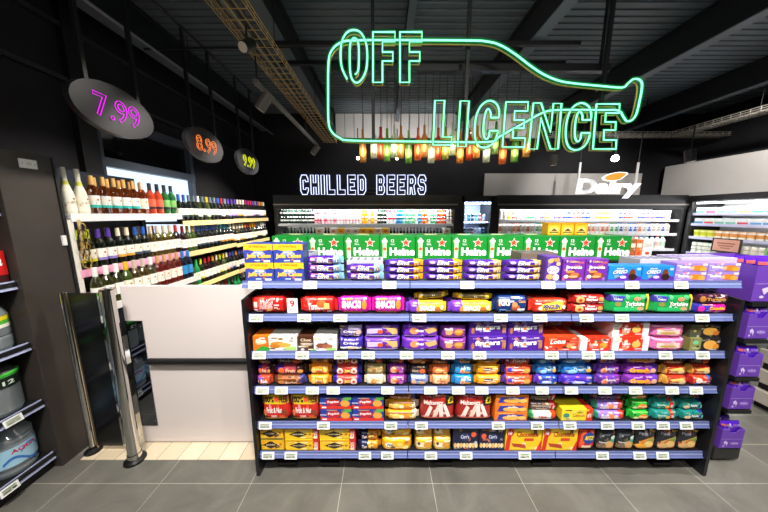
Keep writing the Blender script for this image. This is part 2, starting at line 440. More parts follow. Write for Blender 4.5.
for fx in (-.75, -.45, .35, 1.05, 1.9):
    mb = MB(); mb.box((fx, 1.60, 0), (fx+.13, 1.66, .03), BLACKP); gbuild(mb, 'foot')
STRIP = M('#6772a6', .24, 0, 0, .6); STRIPL = M('#98a2cc', .2, 0, 0, .6)
bw = (GX1-GX0-.036)/3
TILT = math.radians(14)
for r, hs in enumerate(SH):
    ov = .012 if r == 0 else -.004                    # top shelf is a little wider than the bay
    fy = FY if r else 1.575
    for b in range(3):
        xa = GX0+.018+b*bw+.003; xb = xa+bw-.006
        if r == 0 and b == 0: xa -= .03
        if r == 0 and b == 2: xb += .03
        mb = MB(); mb.box((xa, fy+.005, hs-.005), (xb, 1.968, hs+.0145), BLACKM); s = gbuild(mb, 'shelf')
        mb = MB(); cs, sn = math.cos(TILT), math.sin(TILT)
        def q(t, o): return (fy-.004+t*sn-o*cs, hs+t*cs+o*sn)
        pr = [q(-.025, 0), q(-.025, .007), q(-.021, .007), q(-.020, .004), q(.013, .004), q(.014, .007), q(.0195, .007), q(.0195, 0)]
        vs = [(xa, p, z) for p, z in pr]+[(xb, p, z) for p, z in pr]; n = 8
        mb.add(vs, [list(range(n)), list(range(2*n-1, n-1, -1))]+[(i, n+i, n+(i+1) % n, (i+1) % n) for i in range(n)], STRIP)
        p0, p1 = q(-.003, .0045), q(.003, .0045)
        mb.add([(xa, *p0), (xb, *p0), (xb, *p1), (xa, *p1)], [(0, 1, 2, 3)], STRIPL)
        o = mb.build('price_strip', s)
# rear deck of the gondola (beer boxes stand on it)
mb = MB(); mb.box((GX0+.018, 1.992, 1.38), (GX1-.018, 2.42, 1.405), BLACKM); gbuild(mb, 'rear_shelf')
for hh in (.15, .5, .85):
    mb = MB(); mb.box((GX0+.02, 1.992, hh), (GX1-.02, 2.38, hh+.025), BLACKM); gbuild(mb, 'rear_shelf')

# electronic price tags
TAGS = [[(249,262),(303.5,317),(383,395.5),(460,474),(541,554.5),(566,580),(624,639),(673,688)],
        [(249,264),(298,311),(334,347),(413,425.5),(494,507),(533,546.6),(579,593),(614,629),(694,709)],
        [(253,266),(296,309),(335,347),(362,374.5),(400.6,412.5),(441.6,454),(473,485.5),(544,559),(581,595),(600,614),(657.6,672),(694,710)],
        [(255.7,269.5),(275,288),(306,319),(327,339.5),(381.7,394),(424,437),(452,464.5),(475,488),(506,519),(535,548.6),(564,578),(597.7,611),(627.5,642.5),(664,679),(688,703)],
        [(259,272),(317,330),(384.7,396.8),(415,427.5),(492,504),(530,544),(562,577),(600,614),(630,645),(655,670),(678.5,693)],
        [(262,274.7),(285,297),(359,371),(381.7,393),(424.6,437),(460,472),(518,531),(595,609),(632,646.5),(655,669)]]
mb = MB(); tw, th = .084, .046
mb.box((-tw/2, -.006, -th/2), (tw/2, 0, th/2), M('#f4f5f2', .35), .0015)
for (a, b, c, d, col) in ((-.034, -.014, .030, .016, '#d5dcc8'), (-.030, .008, .026, .013, '#9aa094'), (-.030, -.001, .012, .003, '#a8ada2'), (-.030, -.011, .002, -.004, '#7c8278'), (.010, -.011, .027, .001, '#8a9086')):
    mb.add([(a, -.0066, b), (c, -.0066, b), (c, -.0066, d), (a, -.0066, d)], [(0, 1, 2, 3)], M(col))
mb.mats[0] = M('#f4f5f2', .35); TAGM = mb.mesh('price_tag')
for r, row in enumerate(TAGS):
    for i, (a, b) in enumerate(row):
        fy = (FY if r else 1.575)-.0115
        x = X((a+b)/2, fy, SH[r])
        o = place(TAGM, 'price_tag', None, (x, fy-.001, SH[r]-.004), (-TILT, 0, 0))
        tag(o, 'white price tag on the %s strip of the biscuit gondola, %s from left' % (SROW[r], ordw(i+1)), 'price tag', 'price tags on the biscuit gondola')

PU, PUD = '#4a2098', '#3c1b78'
GOLD, OR, YE, RD, NV, BL, GR, WH = '#e3a63c', '#f08a1e', '#ffd21f', '#d8201c', '#161d3c', '#1e62c8', '#18a040', '#f6f4f0'
def eliva(end):
    return ('flow', .085, PU, [(.80, 1.0, end)], [('r', .46, .06, .80, .30, '#c9b7e8' if end == '#8ec7ee' else '#e8b080'), ('e', .66, .26, .12, .20, '#7a4022'), ('e', .66, .20, .09, .12, WH if end == '#8ec7ee' else '#f2b33c'),
            ('e', .14, .62, .08, .16, '#caa9e0'), ('t', 'Eliva', .27, .30, .62, .86, WH, .015, .05), ('t', 'CADBURY', .08, .55, .21, .68, GOLD), ('r', .60, .72, .78, .80, '#b9a0e6'), ('e', .895, .5, .05, .28, '#7a5a30'), ('t', '2', .88, .35, .91, .65, WH, .03)])
STY = {
 'jaffa': ('box', .13, '#31439c', [], [('p', [(0, .66), (.12, .70), (.5, .58), (.88, .70), (1, .66), (1, 1), (0, 1)], '#f5b526'), ('t', '10 TWIN PACK', .2, .80, .80, .92, '#8a4a10'),
            ('e', .5, .5, .22, .14, '#6f8fd8'), ('t', "McVitie's", .34, .50, .66, .60, WH), ('t', 'Jaffa Cakes', .07, .18, .93, .50, '#e8831c', .05, .02), ('t', 'Jaffa Cakes', .075, .20, .925, .49, '#ffd75a', .015, .02), ('r', .68, .03, .9, .13, WH), ('r', .36, .08, .55, .14, '#bcd0ff')]),
 'elivab': eliva('#8ec7ee'), 'elivao': eliva('#f5a81c'), 'elivat': eliva('#e2b56c'),
 'nuts': ('box', .1, '#4a2a90', [], [('e', .3, .82, .18, .09, '#e0a860'), ('e', .68, .86, .2, .08, '#c98a42'), ('e', .8, .7, .13, .08, '#e8bd7a'), ('e', .5, .45, .38, .17, '#e9e4f2'), ('t', 'Brunch', .2, .37, .8, .53, '#4a2a90', .02), ('e', .3, .17, .22, .11, '#d8a05a'), ('e', .72, .15, .2, .13, '#f0ddc0')]),
 'brownie': ('box', .09, '#6a2a98', [], [('t', 'Cadbury', .28, .82, .72, .92, '#e6c06a'), ('t', 'Brownie', .16, .56, .86, .70, WH, .03), ('e', .35, .42, .2, .06, '#c9863c'), ('e', .5, .24, .36, .15, '#7a3a1c'), ('e', .56, .29, .2, .09, '#b8683a'), ('e', .18, .2, .1, .08, WH), ('e', .5, .2, .22, .05, '#e0a070')]),
 'oreo': ('box', .09, '#1f7fd8', [], [('p', [(0, 0), (1, 0), (1, .28), (.55, .52), (.2, .1), (0, .1)], '#5a2aa0'), ('t', 'OREO', .10, .42, .55, .72, '#123a8c', .07, .04, .06), ('t', 'OREO', .115, .45, .54, .70, WH, .02, .04, .06), ('e', .72, .45, .1, .36, '#6a3a1e'), ('e', .74, .26, .13, .22, '#2a1a14'), ('e', .45, .26, .1, .1, '#d8b8e8'), ('r', .84, .72, .96, .88, '#9ad0f5'), ('e', .5, .62, .0, .0, OR)]),
 'milka': ('box', .1, '#9a7fd0', [], [('t', 'milka', .1, .40, .44, .72, WH, .04), ('e', .60, .45, .15, .30, '#e87a1c'), ('e', .74, .44, .15, .32, '#d8821e'), ('e', .85, .34, .12, .24, '#f0a03a'), ('e', .50, .45, .07, .2, '#f2b090'), ('r', .82, .72, .98, .94, '#ece2d0'), ('r', .05, .08, .2, .16, '#d8c8f0')]),
 'kitkat': ('flow', .09, '#c81e1a', [], [('t', 'KitKat', .24, .28, .64, .82, WH, .05, .04, .05), ('t', 'KitKat', .25, .31, .635, .79, '#d8201c', .0, .04, .05), ('r', .07, .2, .18, .3, WH), ('r', .07, .4, .18, .72, '#f0d0c8'), ('p', [(.42, .12), (.6, .22), (.68, .34), (.5, .28)], '#e8a04a'), ('r', .70, .5, .86, .58, '#f4c8c0'), ('r', .70, .36, .82, .42, '#f4c8c0')]),
 'tunnock': ('flow', .09, '#d0241c', [], [('t', 'Tunnocks', .2, .24, .78, .66, WH, .03, .02, .05), ('e', .62, .6, .16, .22, '#e8632a'), ('r', .70, .3, .86, .66, '#f0c070'), ('r', .78, .12, .92, .2, WH)]),
 'snackp': ('flow', .075, '#cf1fa0', [], [('t', 'SNACK!', .06, .34, .74, .78, WH, .06), ('e', .86, .55, .085, .28, '#f2892a'), ('r', .2, .80, .45, .92, '#f07a2a'), ('r', .12, .04, .8, .16, '#c88a4a'), ('t', 'Cadbury', .05, .80, .18, .92, WH)]),
 'snacky': ('flow', .075, '#f2bf2c', [(0, .26, '#7a3cc0')], [('e', .33, .42, .12, .34, '#e8912a'), ('t', 'SNACK!', .30, .26, .72, .70, WH, .06), ('e', .80, .42, .08, .2, '#b86a28'), ('t', 'Cadbury', .08, .62, .22, .76, WH), ('e', .92, .55, .05, .2, '#f8e8b0')]),
 'foxs': ('flow', .1, '#16336f', [], [('t', "FOX'S", .06, .46, .40, .82, WH, .05), ('e', .60, .34, .14, .18, '#b05a30'), ('e', .56, .52, .09, .14, '#e08a50'), ('t', 'Classic', .68, .62, .92, .78, '#c8985a'), ('r', .66, .16, .9, .32, WH), ('r', .08, .22, .3, .28, '#6aa0e0')]),
 'penguin': ('flow', .085, '#e0351f', [], [('p', [(.18, .22), (.80, .30), (.86, .74), (.70, .86), (.22, .66)], '#ffd433'), ('t', 'PENGUIN', .26, .28, .76, .62, '#20408c', .05, .0, .08), ('e', .17, .4, .05, .12, WH), ('e', .87, .5, .05, .14, WH), ('r', .66, .08, .84, .2, '#f4d8d0')]),
 'rings': ('flow', .075, '#b82420', [], [('e', .18, .5, .13, .38, '#e8a25a'), ('e', .18, .5, .05, .14, '#b82420'), ('t', 'Maryland', .36, .36, .72, .72, WH, .03), ('e', .84, .62, .09, .2, '#d89048'), ('r', .76, .2, .92, .34, '#f0d0c0'), ('r', .42, .76, .66, .84, '#f0c8c0')]),
 'yoghurt': ('bag', .10, '#1f9a4c', [], [('p', [(.0, .62), (.30, .62), (.34, .9), (0, .95)], '#3a3a9c'), ('t', 'Cadbury', .10, .66, .28, .80, WH), ('t', 'Yorkshire', .36, .42, .80, .64, WH, .03, 0, -.02), ('e', .62, .76, .08, .1, '#e88a6a'), ('r', .12, .14, .7, .34, '#29b864'), ('e', .70, .28, .07, .08, '#d8a06a'), ('r', .86, .04, .965, .96, '#f2d820')]),
 'crunchie': ('flow', .08, '#c71c8c', [(0, .42, '#3a3cb0')], [('e', .10, .5, .09, .3, '#e0249c'), ('t', 'Crunchie', .36, .42, .86, .74, '#ffb52a', .05), ('r', .24, .3, .36, .42, '#7a80e8'), ('r', .55, .14, .7, .26, '#f0d0e8')]),
 'carrier': ('flow', .075, '#4a2038', [], [('t', 'Turkish', .2, .36, .84, .66, '#d89a3a', .04), ('e', .1, .5, .08, .3, '#b87838')]),
 'olive': ('flow', .07, '#5f5218', [(0, .15, '#c8a61e'), (.85, 1, '#d8b820')], [('t', 'SNACK!', .2, .3, .8, .7, '#4a3a1c', .04), ('r', .15, .06, .85, .2, '#e8c81e')]),
 'ncarton': ('box', .14, '#f0ece0', [(0, .36, '#e8701e')], [('e', .18, .62, .13, .16, '#f4d0a0'), ('p', [(.02, 0), (.36, 0), (.36, .25), (.2, .34)], '#2f9a2a'), ('t', 'Oat', .07, .6, .3, .84, WH, .03), ('e', .56, .48, .16, .18, '#d8892a'), ('e', .70, .42, .16, .16, '#e8a848'), ('e', .5, .34, .12, .14, '#c87a28'), ('r', .74, .08, .98, .3, '#a8d870')]),
 'ccarton': ('box', .14, '#f2eee6', [(0, .40, '#4a2a1c')], [('t', 'Choc', .06, .66, .34, .86, '#f0d8b8', .03), ('r', .06, .5, .3, .56, '#d8c0a0'), ('r', .06, .38, .34, .44, '#d8c0a0'), ('r', .06, .26, .26, .32, '#d8c0a0'), ('e', .60, .36, .14, .16, '#8a4a30'), ('e', .76, .32, .14, .16, '#a86048'), ('p', [(.3, 0), (.4, .14), (.5, 0)], '#2f9a2a'), ('r', .74, .04, .98, .22, '#9ac870')]),
 'darkpack': ('box', .13, '#3a3430', [], [('t', 'Oat Bars', .2, .36, .8, .62, '#6a5444', .02), ('r', .0, .0, .06, 1, '#241e1c'), ('r', .06, .02, 1, .14, '#5a6450')]),
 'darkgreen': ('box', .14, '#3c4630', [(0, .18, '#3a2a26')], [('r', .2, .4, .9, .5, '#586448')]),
 'crispy': ('bag', .09, '#3c2ca0', [], [('t', 'Crispy', .18, .48, .82, .74, WH, .03, .03), ('p', [(.06, .14), (.5, .28), (.94, .16), (.94, .30), (.5, .40), (.06, .3)], '#f0e8dc'), ('e', .55, .24, .2, .08, '#e0b890'), ('e', .5, .86, .2, .06, '#8a78d8')]),
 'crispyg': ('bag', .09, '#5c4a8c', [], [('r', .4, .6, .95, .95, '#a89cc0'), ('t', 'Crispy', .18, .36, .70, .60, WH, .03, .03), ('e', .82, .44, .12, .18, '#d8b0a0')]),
 'choc1': ('bag', .09, '#6a34b0', [], [('p', [(.08, .3), (.5, .42), (.5, .75), (.08, .72)], '#cdb8ec'), ('e', .45, .5, .08, .16, '#e8582a'), ('p', [(.58, .82), (.92, .78), (.94, .3), (.8, .26)], '#d8b070'), ('r', .06, .1, .94, .2, '#d8c4f0')]),
 'choc2': ('bag', .09, '#6a2eb8', [], [('e', .32, .55, .12, .26, '#f0905a'), ('t', 'choc', .36, .5, .58, .7, WH, .03), ('p', [(.58, .7), (.9, .84), (.94, .5), (.7, .34)], '#e0a868'), ('r', .06, .1, .6, .18, '#c8a8ec')]),
 'choc3': ('bag', .09, '#7a2f8e', [], [('e', .30, .5, .13, .24, '#e89a6a'), ('e', .66, .5, .18, .28, '#b8742f'), ('e', .66, .56, .14, .14, '#e0a04a'), ('r', .1, .1, .9, .2, '#b050b0'), ('t', 'Bites', .14, .66, .44, .84, WH, .02)]),
 'fingers': ('box', .13, '#4a1f90', [], [('t', 'Cadbury', .10, .76, .32, .88, '#d8c0f0', .01), ('t', 'fingers', .16, .24, .82, .70, WH, .04, 0, .08), ('e', .1, .32, .045, .22, '#a8683a'), ('e', .9, .45, .025, .32, '#b87a40'), ('e', .95, .45, .02, .3, '#c8894a'), ('e', .48, .48, .05, .1, '#f0764a')]),
 'malt': ('box', .16, '#e2401c', [], [('t', 'Lotus', .16, .48, .60, .80, WH, .03, .02, .06), ('e', .62, .28, .1, .1, '#6a2a1c'), ('e', .74, .34, .1, .12, '#f0a050'), ('e', .86, .26, .08, .1, '#f0d0b0'), ('e', .08, .22, .04, .08, WH)]),
 'lotus': ('box', .18, '#f2efe9', [(.22, .999, '#d8331d')], [('t', 'Lotus', .30, .42, .58, .66, WH, .02), ('r', .30, .3, .56, .34, '#f4b8a8'), ('e', .76, .46, .13, .22, '#e8a03c'), ('e', .70, .36, .09, .12, '#d8822c')]),
 'lotusb': ('box', .18, '#f2efe9', [(.18, .82, '#d8331d')], [('t', 'Lotus', .26, .42, .48, .66, WH, .02), ('r', .26, .3, .46, .34, '#f4b8a8'), ('e', .64, .48, .12, .24, '#f0b85c')]),
 'pinkp': ('bag', .11, '#dd6fb0', [], [('r', .14, .26, .78, .66, '#ecd0c0'), ('e', .44, .38, .24, .1, '#c09a4a'), ('r', .3, .56, .6, .6, '#7a4a5a'), ('r', .1, .84, .9, .92, '#f4a0cc'), ('r', .1, .06, .9, .14, '#f090c0')]),
 'cookie': ('box', .13, '#262220', [(0, .36, '#8a8a4a')], [('e', .18, .66, .1, .16, '#7ac890'), ('r', .08, .2, .3, .26, '#d8d8a0'), ('e', .66, .48, .22, .36, '#e8a94e'), ('e', .86, .36, .1, .2, '#d8892a'), ('e', .92, .74, .05, .12, '#8a8884')]),
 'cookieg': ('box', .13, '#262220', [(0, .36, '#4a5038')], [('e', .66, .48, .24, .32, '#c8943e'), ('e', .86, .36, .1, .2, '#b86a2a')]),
 # fourth shelf: rolls
 'wr': ('flow', .062, '#c8482c', [(0, .2, '#8a3a86')], [('t', 'Rich', .3, .3, .8, .7, WH, .03), ('r', .24, .08, .7, .2, '#e0b8a0'), ('r', .1, .74, .5, .86, '#5a4ac8')]),
 'br': ('flow', .062, '#7a4426', [(.86, 1, '#3a3a7c')], [('t', 'Bourbon', .36, .22, .76, .54, '#f0b890', .03), ('e', .22, .42, .12, .2, '#c87a3c'), ('r', .1, .74, .9, .84, '#b8703c')]),
 'pr': ('flow', .062, '#a8304a', [(0, .25, '#4a2a88'), (.75, 1, '#3a2420')], [('e', .2, .5, .11, .3, '#e8642a'), ('t', 'Fruit', .36, .32, .70, .72, '#f4c0a0', .03), ('e', .87, .45, .1, .22, '#d89048')]),
 'orr': ('flow', .062, '#f0911c', [], [('e', .2, .5, .12, .3, '#f8c060'), ('t', 'Nuts', .34, .36, .66, .70, '#fff0c0', .03), ('e', .52, .34, .22, .2, '#d8782a'), ('e', .82, .5, .1, .24, '#ffd070'), ('t', 'Nut', .4, .3, .62, .6, '#7a4a10', .02)]),
 'jam': ('flow', .062, '#d84038', [(0, .12, '#3a2c98'), (.88, 1, '#3a2c98')], [('e', .22, .5, .13, .32, '#f4d8c0'), ('e', .22, .5, .06, .14, '#d82a2a'), ('e', .78, .5, .13, .32, '#f4d8c0'), ('e', .78, .5, .06, .14, '#d82a2a'), ('t', 'Jam', .40, .3, .62, .74, '#ffd060', .04)]),
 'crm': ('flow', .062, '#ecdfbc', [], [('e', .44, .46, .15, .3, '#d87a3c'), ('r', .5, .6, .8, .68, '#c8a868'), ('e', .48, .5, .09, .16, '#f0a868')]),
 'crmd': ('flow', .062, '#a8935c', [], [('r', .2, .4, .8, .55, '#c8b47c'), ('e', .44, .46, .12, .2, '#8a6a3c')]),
 'mag': ('flow', .062, '#8a2f92', [(0, .06, '#7a2f8a')], [('e', .3, .55, .2, .3, '#f0c088'), ('t', 'Cream', .14, .42, .66, .74, '#d8441c', .04), ('e', .76, .36, .14, .22, '#b060b8')]),
 'lbl': ('flow', .062, '#8fa3d8', [(0, .05, '#2a3a7c')], [('e', .22, .42, .14, .26, '#f0a878'), ('e', .7, .34, .18, .2, '#e0a05c'), ('t', 'Digestive', .3, .58, .9, .78, '#2a3a8c', .02), ('r', .1, .06, .9, .16, '#2a3a7c')]),
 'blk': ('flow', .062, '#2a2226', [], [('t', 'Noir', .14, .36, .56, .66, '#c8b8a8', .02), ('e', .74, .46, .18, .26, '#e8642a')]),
 'pea': ('flow', .062, '#f0a06a', [], [('e', .3, .5, .2, .28, '#f8c898'), ('t', 'Ginger', .28, .4, .82, .68, '#a8441c', .02), ('r', .1, .1, .8, .18, '#d8702a')]),
 'orb': ('flow', .062, '#d8642a', [], [('e', .4, .5, .24, .28, '#f0a050'), ('t', 'Ginger', .2, .44, .76, .7, '#ffe0b0', .03), ('e', .78, .3, .12, .14, '#f4c060')]),
 'mcv': ('flow', .062, '#1f8ad0', [], [('e', .46, .42, .14, .3, '#f0c0a0'), ('t', 'Rich Tea', .4, .58, .94, .80, WH, .02), ('e', .74, .3, .2, .14, '#c88a3a'), ('e', .46, .42, .08, .16, '#e8784a')]),
 'hob': ('flow', .062, '#f5a31a', [], [('e', .46, .62, .2, .16, '#3a2a4a'), ('t', 'Hobnobs', .3, .56, .62, .70, WH, .02), ('e', .54, .34, .24, .18, '#d8924a'), ('e', .5, .36, .12, .1, '#f0d0a0'), ('r', .06, .84, .94, .9, '#ffd040')]),
 'dig': ('flow', .062, '#e8502a', [(0, .07, '#5a3aa0')], [('e', .2, .62, .12, .22, '#4a3ab0'), ('t', 'Digestives', .24, .46, .74, .72, WH, .03), ('e', .82, .46, .14, .3, '#f0a04a'), ('r', .1, .1, .7, .18, '#f08a4a')]),
 'orb2': ('flow', .062, '#2a48c0', [(0, .12, '#6a3ac0')], [('e', .44, .36, .28, .2, '#7aa8f0'), ('t', 'OREO', .22, .3, .66, .58, WH, .04), ('e', .88, .3, .08, .16, '#e0c070'), ('r', .3, .72, .9, .82, '#1a2c80')]),
 'orp2': ('flow', .062, '#4f35c4', [(.82, 1, '#20409c')], [('e', .5, .32, .22, .2, '#9ab8f4'), ('t', 'OREO', .32, .26, .68, .52, WH, .04), ('e', .88, .26, .07, .12, '#f0e0b0')]),
 'lb2': ('flow', .062, '#2f7fd0', [(.8, 1, '#1a3c98')], [('e', .3, .4, .16, .24, '#9fd8f8'), ('t', 'Oreo', .34, .5, .66, .8, '#cfe8ff', .02), ('e', .84, .56, .1, .2, '#d8a84a')]),
 'pup': ('flow', .062, '#6c3cac', [(.72, 1, '#8a2cb0')], [('e', .22, .42, .14, .3, '#f0a080'), ('t', 'Buttons', .28, .5, .7, .74, WH, .02), ('r', .1, .1, .7, .22, '#c8a8e8'), ('e', .24, .42, .07, .16, '#e8642a')]),
 'car': ('flow', .062, '#7a2ca0', [(.72, 1, '#6a3ab8')], [('t', 'Crunch', .08, .28, .68, .76, '#ffb01f', .09), ('e', .64, .3, .09, .22, '#f0905a'), ('e', .8, .5, .09, .24, '#e8b090')]),
 'gol': ('flow', .062, '#c83a24', [(0, .1, '#e0a040')], [('p', [(.1, .7), (.8, .84), (.9, .5), (.3, .5)], '#f0c86a'), ('t', 'Hobnob', .2, .24, .68, .46, '#f4d8b0', .02), ('e', .76, .4, .17, .26, '#e8c890')]),
 'rwb': ('flow', .062, '#d8442c', [(.76, 1, '#2a6ac8'), (0, .08, '#b82a24')], [('e', .3, .56, .17, .28, '#f4e0cc'), ('t', 'Tasty', .34, .3, .68, .62, WH, .04), ('e', .2, .24, .1, .14, '#3a7ad0')]),
 # fifth shelf
 'hund': ('bag', .09, '#cf2a20', [], [('r', .03, .62, .97, .95, '#e0c01e'), ('t', '100%', .08, .68, .48, .90, '#16140f', .05), ('t', 'FREE', .66, .68, .94, .90, '#3a3414', .03), ('e', .57, .80, .09, .1, '#e85a2a'), ('t', 'Fruit & Nut', .2, .3, .74, .5, WH, .03), ('e', .82, .32, .1, .1, '#8a3a1c'), ('r', .1, .04, .9, .12, '#f0c040')]),
 'redblu': ('box', .15, '#1f3c98', [], [('p', [(0, 0), (1, 0), (1, .26), (.2, .26), (.1, .3), (0, .4)], '#d8301f'), ('e', .42, .56, .24, .3, '#b82430'), ('t', 'Pepito', .24, .42, .6, .68, WH, .03, 0, .06), ('p', [(.72, .6), (1, .8), (1, 1), (.76, 1)], '#5aa84a'), ('e', .80, .46, .15, .26, '#f0a040'), ('r', .06, .08, .2, .2, WH)]),
 'ynut': ('flow', .075, '#f0a51e', [(.84, 1, '#e8d8c0')], [('e', .3, .5, .14, .3, '#f8c868'), ('e', .6, .46, .16, .32, '#d8862a'), ('r', .05, .8, .9, .92, '#8a5a1c'), ('e', .48, .5, .08, .2, '#fff0c0')]),
 'stripe': ('bag', .10, '#a82a24', [], [('p', [(.08, .04), (.2, .04), (.34, .5), (.26, .6)], '#f4d8d0'), ('p', [(.3, .04), (.42, .04), (.56, .5), (.48, .62)], '#f4c8b8'), ('p', [(.55, .04), (.66, .04), (.62, .6), (.5, .7)], '#f4d8d0'), ('p', [(.78, .04), (.9, .04), (.7, .66), (.62, .62)], '#f8e0d8'), ('r', .04, .04, .96, .16, '#e86a50'), ('r', .70, .6, .97, .96, '#15120f'), ('t', '£2', .76, .66, .93, .90, '#e8c81e', .03), ('t', 'Maltesers', .1, .62, .62, .78, '#f4e0d8', .03)]),
 'orcar': ('box', .14, '#e8751c', [], [('p', [(.08, .12), (.92, .12), (.86, .74), (.14, .74)], '#24389c'), ('e', .52, .36, .28, .26, '#f0b050'), ('t', 'Jaffa', .38, .46, .68, .7, WH, .02), ('e', .84, .34, .12, .22, '#f8c060'), ('r', .12, .84, .6, .9, '#ffd080')]),
 'tuc': ('flow', .06, '#5a4a42', [(.80, 1, '#c8281f')], [('r', .06, .6, .78, .72, '#a89884'), ('t', 'Wafer', .2, .2, .66, .5, '#d8b8a0', .02), ('t', '£1', .86, .3, .94, .7, WH, .02)]),
 'wgr': ('flow', .06, '#eee8e0', [(0, .12, '#3a9a58'), (.76, 1, '#e0451f')], [('t', 'Nice', .3, .3, .6, .66, '#c83a2a', .02), ('r', .2, .1, .7, .18, '#c8b8a8')]),
 'yel': ('box', .13, '#ecd428', [(.80, .999, '#d8361f')], [('e', .15, .45, .1, .2, '#3a8a7a'), ('t', 'Lemon', .38, .34, .74, .62, '#c87a1c', .02), ('t', '£1', .84, .3, .95, .62, WH, .03)]),
 'pwr': ('flow', .06, '#9a7ad8', [(.78, 1, '#d83a28'), (0, .08, '#2a9a78')], [('e', .5, .5, .12, .32, '#f08a58'), ('r', .12, .3, .44, .44, '#e8dcf4'), ('t', 'Roll', .14, .52, .4, .78, WH, .02), ('e', .66, .5, .08, .22, '#f4d0c0')]),
 'pdk': ('flow', .06, '#4a2a6a', [(.8, 1, '#9a2420')], [('r', .1, .5, .7, .62, '#6a4a90')]),  # top-layer lilac roll, shelf shade put into its colours
 'grn': ('flow', .07, '#22b83a', [], [('e', .62, .46, .3, .3, '#e8782a'), ('t', 'Ginger', .34, .36, .9, .6, '#ffe8a0', .04), ('e', .2, .34, .14, .16, '#c8e8a8'), ('r', .06, .86, .94, .93, '#7ae85a')]),
 'teal': ('flow', .065, '#1f8f86', [(.64, .86, '#d8281f')], [('t', 'Bramley', .12, .42, .5, .7, '#d8f0e0', .02), ('e', .56, .36, .09, .2, '#f0b83a'), ('t', '50', .7, .36, .8, .64, WH, .03)]),
 'teal2': ('flow', .065, '#1c8880', [(.78, 1, '#2a3aa0')], [('t', 'Apple', .36, .42, .7, .7, WH, .04), ('e', .2, .42, .14, .2, '#e8c89a'), ('e', .62, .24, .12, .12, '#8a4a2a'), ('e', .88, .5, .06, .2, '#7ac8b0')]),
 'tealdk': ('flow', .065, '#1c4a4a', [(.60, .78, '#a02420')], [('r', .1, .4, .5, .52, '#4a8a80')]),  # top-layer teal roll, colours darkened for the shade under the shelf
 # bottom shelf
 'jac': ('box', .13, '#f0b81f', [], [('p', [(.08, .5), (.42, .84), (.76, .5), (.42, .16)], '#241c12'), ('t', "JACOB'S", .22, .42, .62, .58, '#f0d8a0', .03), ('e', .86, .56, .06, .12, '#b87a1c'), ('e', .77, .4, .05, .1, '#8a5a14'), ('r', 0, 0, 1, .1, '#3a5a2a')]),
 'jacr': ('box', .13, '#f4c81f', [(.82, .999, '#c82a2a')], [('p', [(.12, .44), (.4, .72), (.68, .44), (.4, .16)], '#241c12'), ('t', "JACOB'S", .22, .36, .58, .5, '#f0d8a0', .03), ('e', .74, .46, .05, .1, '#b87a1c'), ('r', .02, .84, .8, .93, '#e0a81a'), ('t', '2 FOR', .85, .55, .97, .75, WH, .02), ('t', '£3', .86, .22, .96, .5, WH, .03)]),
 'nvg': ('flow', .075, '#e0941f', [(0, .46, '#1f2850')], [('t', "Tuc", .12, .35, .38, .7, '#d8d8e8', .03), ('e', .62, .55, .14, .2, '#f4c86a'), ('e', .82, .45, .12, .2, '#c8761c'), ('e', .64, .5, .05, .09, '#3a2a20')]),
 'ybag': ('bag', .08, '#f0b620', [], [('e', .24, .5, .12, .2, '#f4f0e0'), ('t', 'Tuc', .14, .4, .36, .6, '#20283c', .04, .06), ('e', .6, .55, .1, .16, '#f8d860'), ('e', .82, .7, .08, .12, '#d8701c'), ('e', .78, .3, .1, .14, '#f8e090'), ('r', .05, .06, .95, .16, '#e8a010')]),
 'ywh': ('bag', .08, '#e8b42c', [], [('r', .06, .3, .5, .7, '#f0e2bc'), ('e', .68, .5, .22, .24, '#d89a34'), ('e', .2, .62, .08, .12, '#4a3a20'), ('r', .06, .1, .94, .2, '#f8dc6a'), ('r', .56, .76, .94, .86, '#f4ecd8')]),
 'carrs': ('box', .12, '#141c38', [], [('e', .46, .60, .2, .18, '#2a3660'), ('t', "Carr's", .30, .54, .62, .70, '#e0e0ec', .02), ('e', .80, .72, .1, .12, '#e85a3a')]+[('e', .09+.118*i, .24, .062, .11, '#f0d8a8' if i % 2 else '#e8bc78') for i in range(8)]),
 'carrs2': ('box', .12, '#141c38', [], [('e', .54, .60, .2, .18, '#2a3660'), ('t', "Carr's", .38, .54, .70, .70, '#e0e0ec', .02), ('e', .18, .64, .1, .12, '#e85a3a')]+[('e', .09+.118*i, .24, .062, .11, '#f0d8a8' if i % 2 else '#e8bc78') for i in range(8)]),
 'choco': ('box', .12, '#f2c91f', [], [('r', 0, 0, .12, 1, '#d8301f', .06), ('e', .12, .78, .1, .16, '#c8281f'), ('t', '10', .07, .7, .17, .86, WH, .03), ('t', 'Chocolate', .3, .62, .9, .84, '#b83a1c', .03), ('p', [(.16, .34), (.24, .18), (.6, .1), (.54, .28)], '#b8441f'), ('r', .52, .44, .78, .56, '#d8441f'), ('p', [(.86, 0), (1, 0), (1, .5)], '#d8301f')]),
 'ritz': ('bag', .09, '#cf2426', [], [('p', [(.08, .1), (.3, .1), (.4, .9), (.16, .9)], '#e85a2a'), ('e', .56, .56, .34, .26, '#20408c'), ('t', 'RITZ', .32, .48, .80, .66, '#f4d81f', .06, .06), ('r', .2, .12, .7, .24, '#f4d8b0')]),
 'dkteal': ('bag', .09, '#272a30', [], [('r', .05, .08, .95, .3, '#8a6a4a'), ('e', .68, .28, .24, .2, '#e0a860'), ('r', .66, .42, .94, .56, '#2aa88c'), ('e', .80, .62, .14, .09, '#dce8d8'), ('r', .1, .72, .6, .78, '#5a606a'), ('r', .1, .36, .5, .42, '#c8b8a8')]),
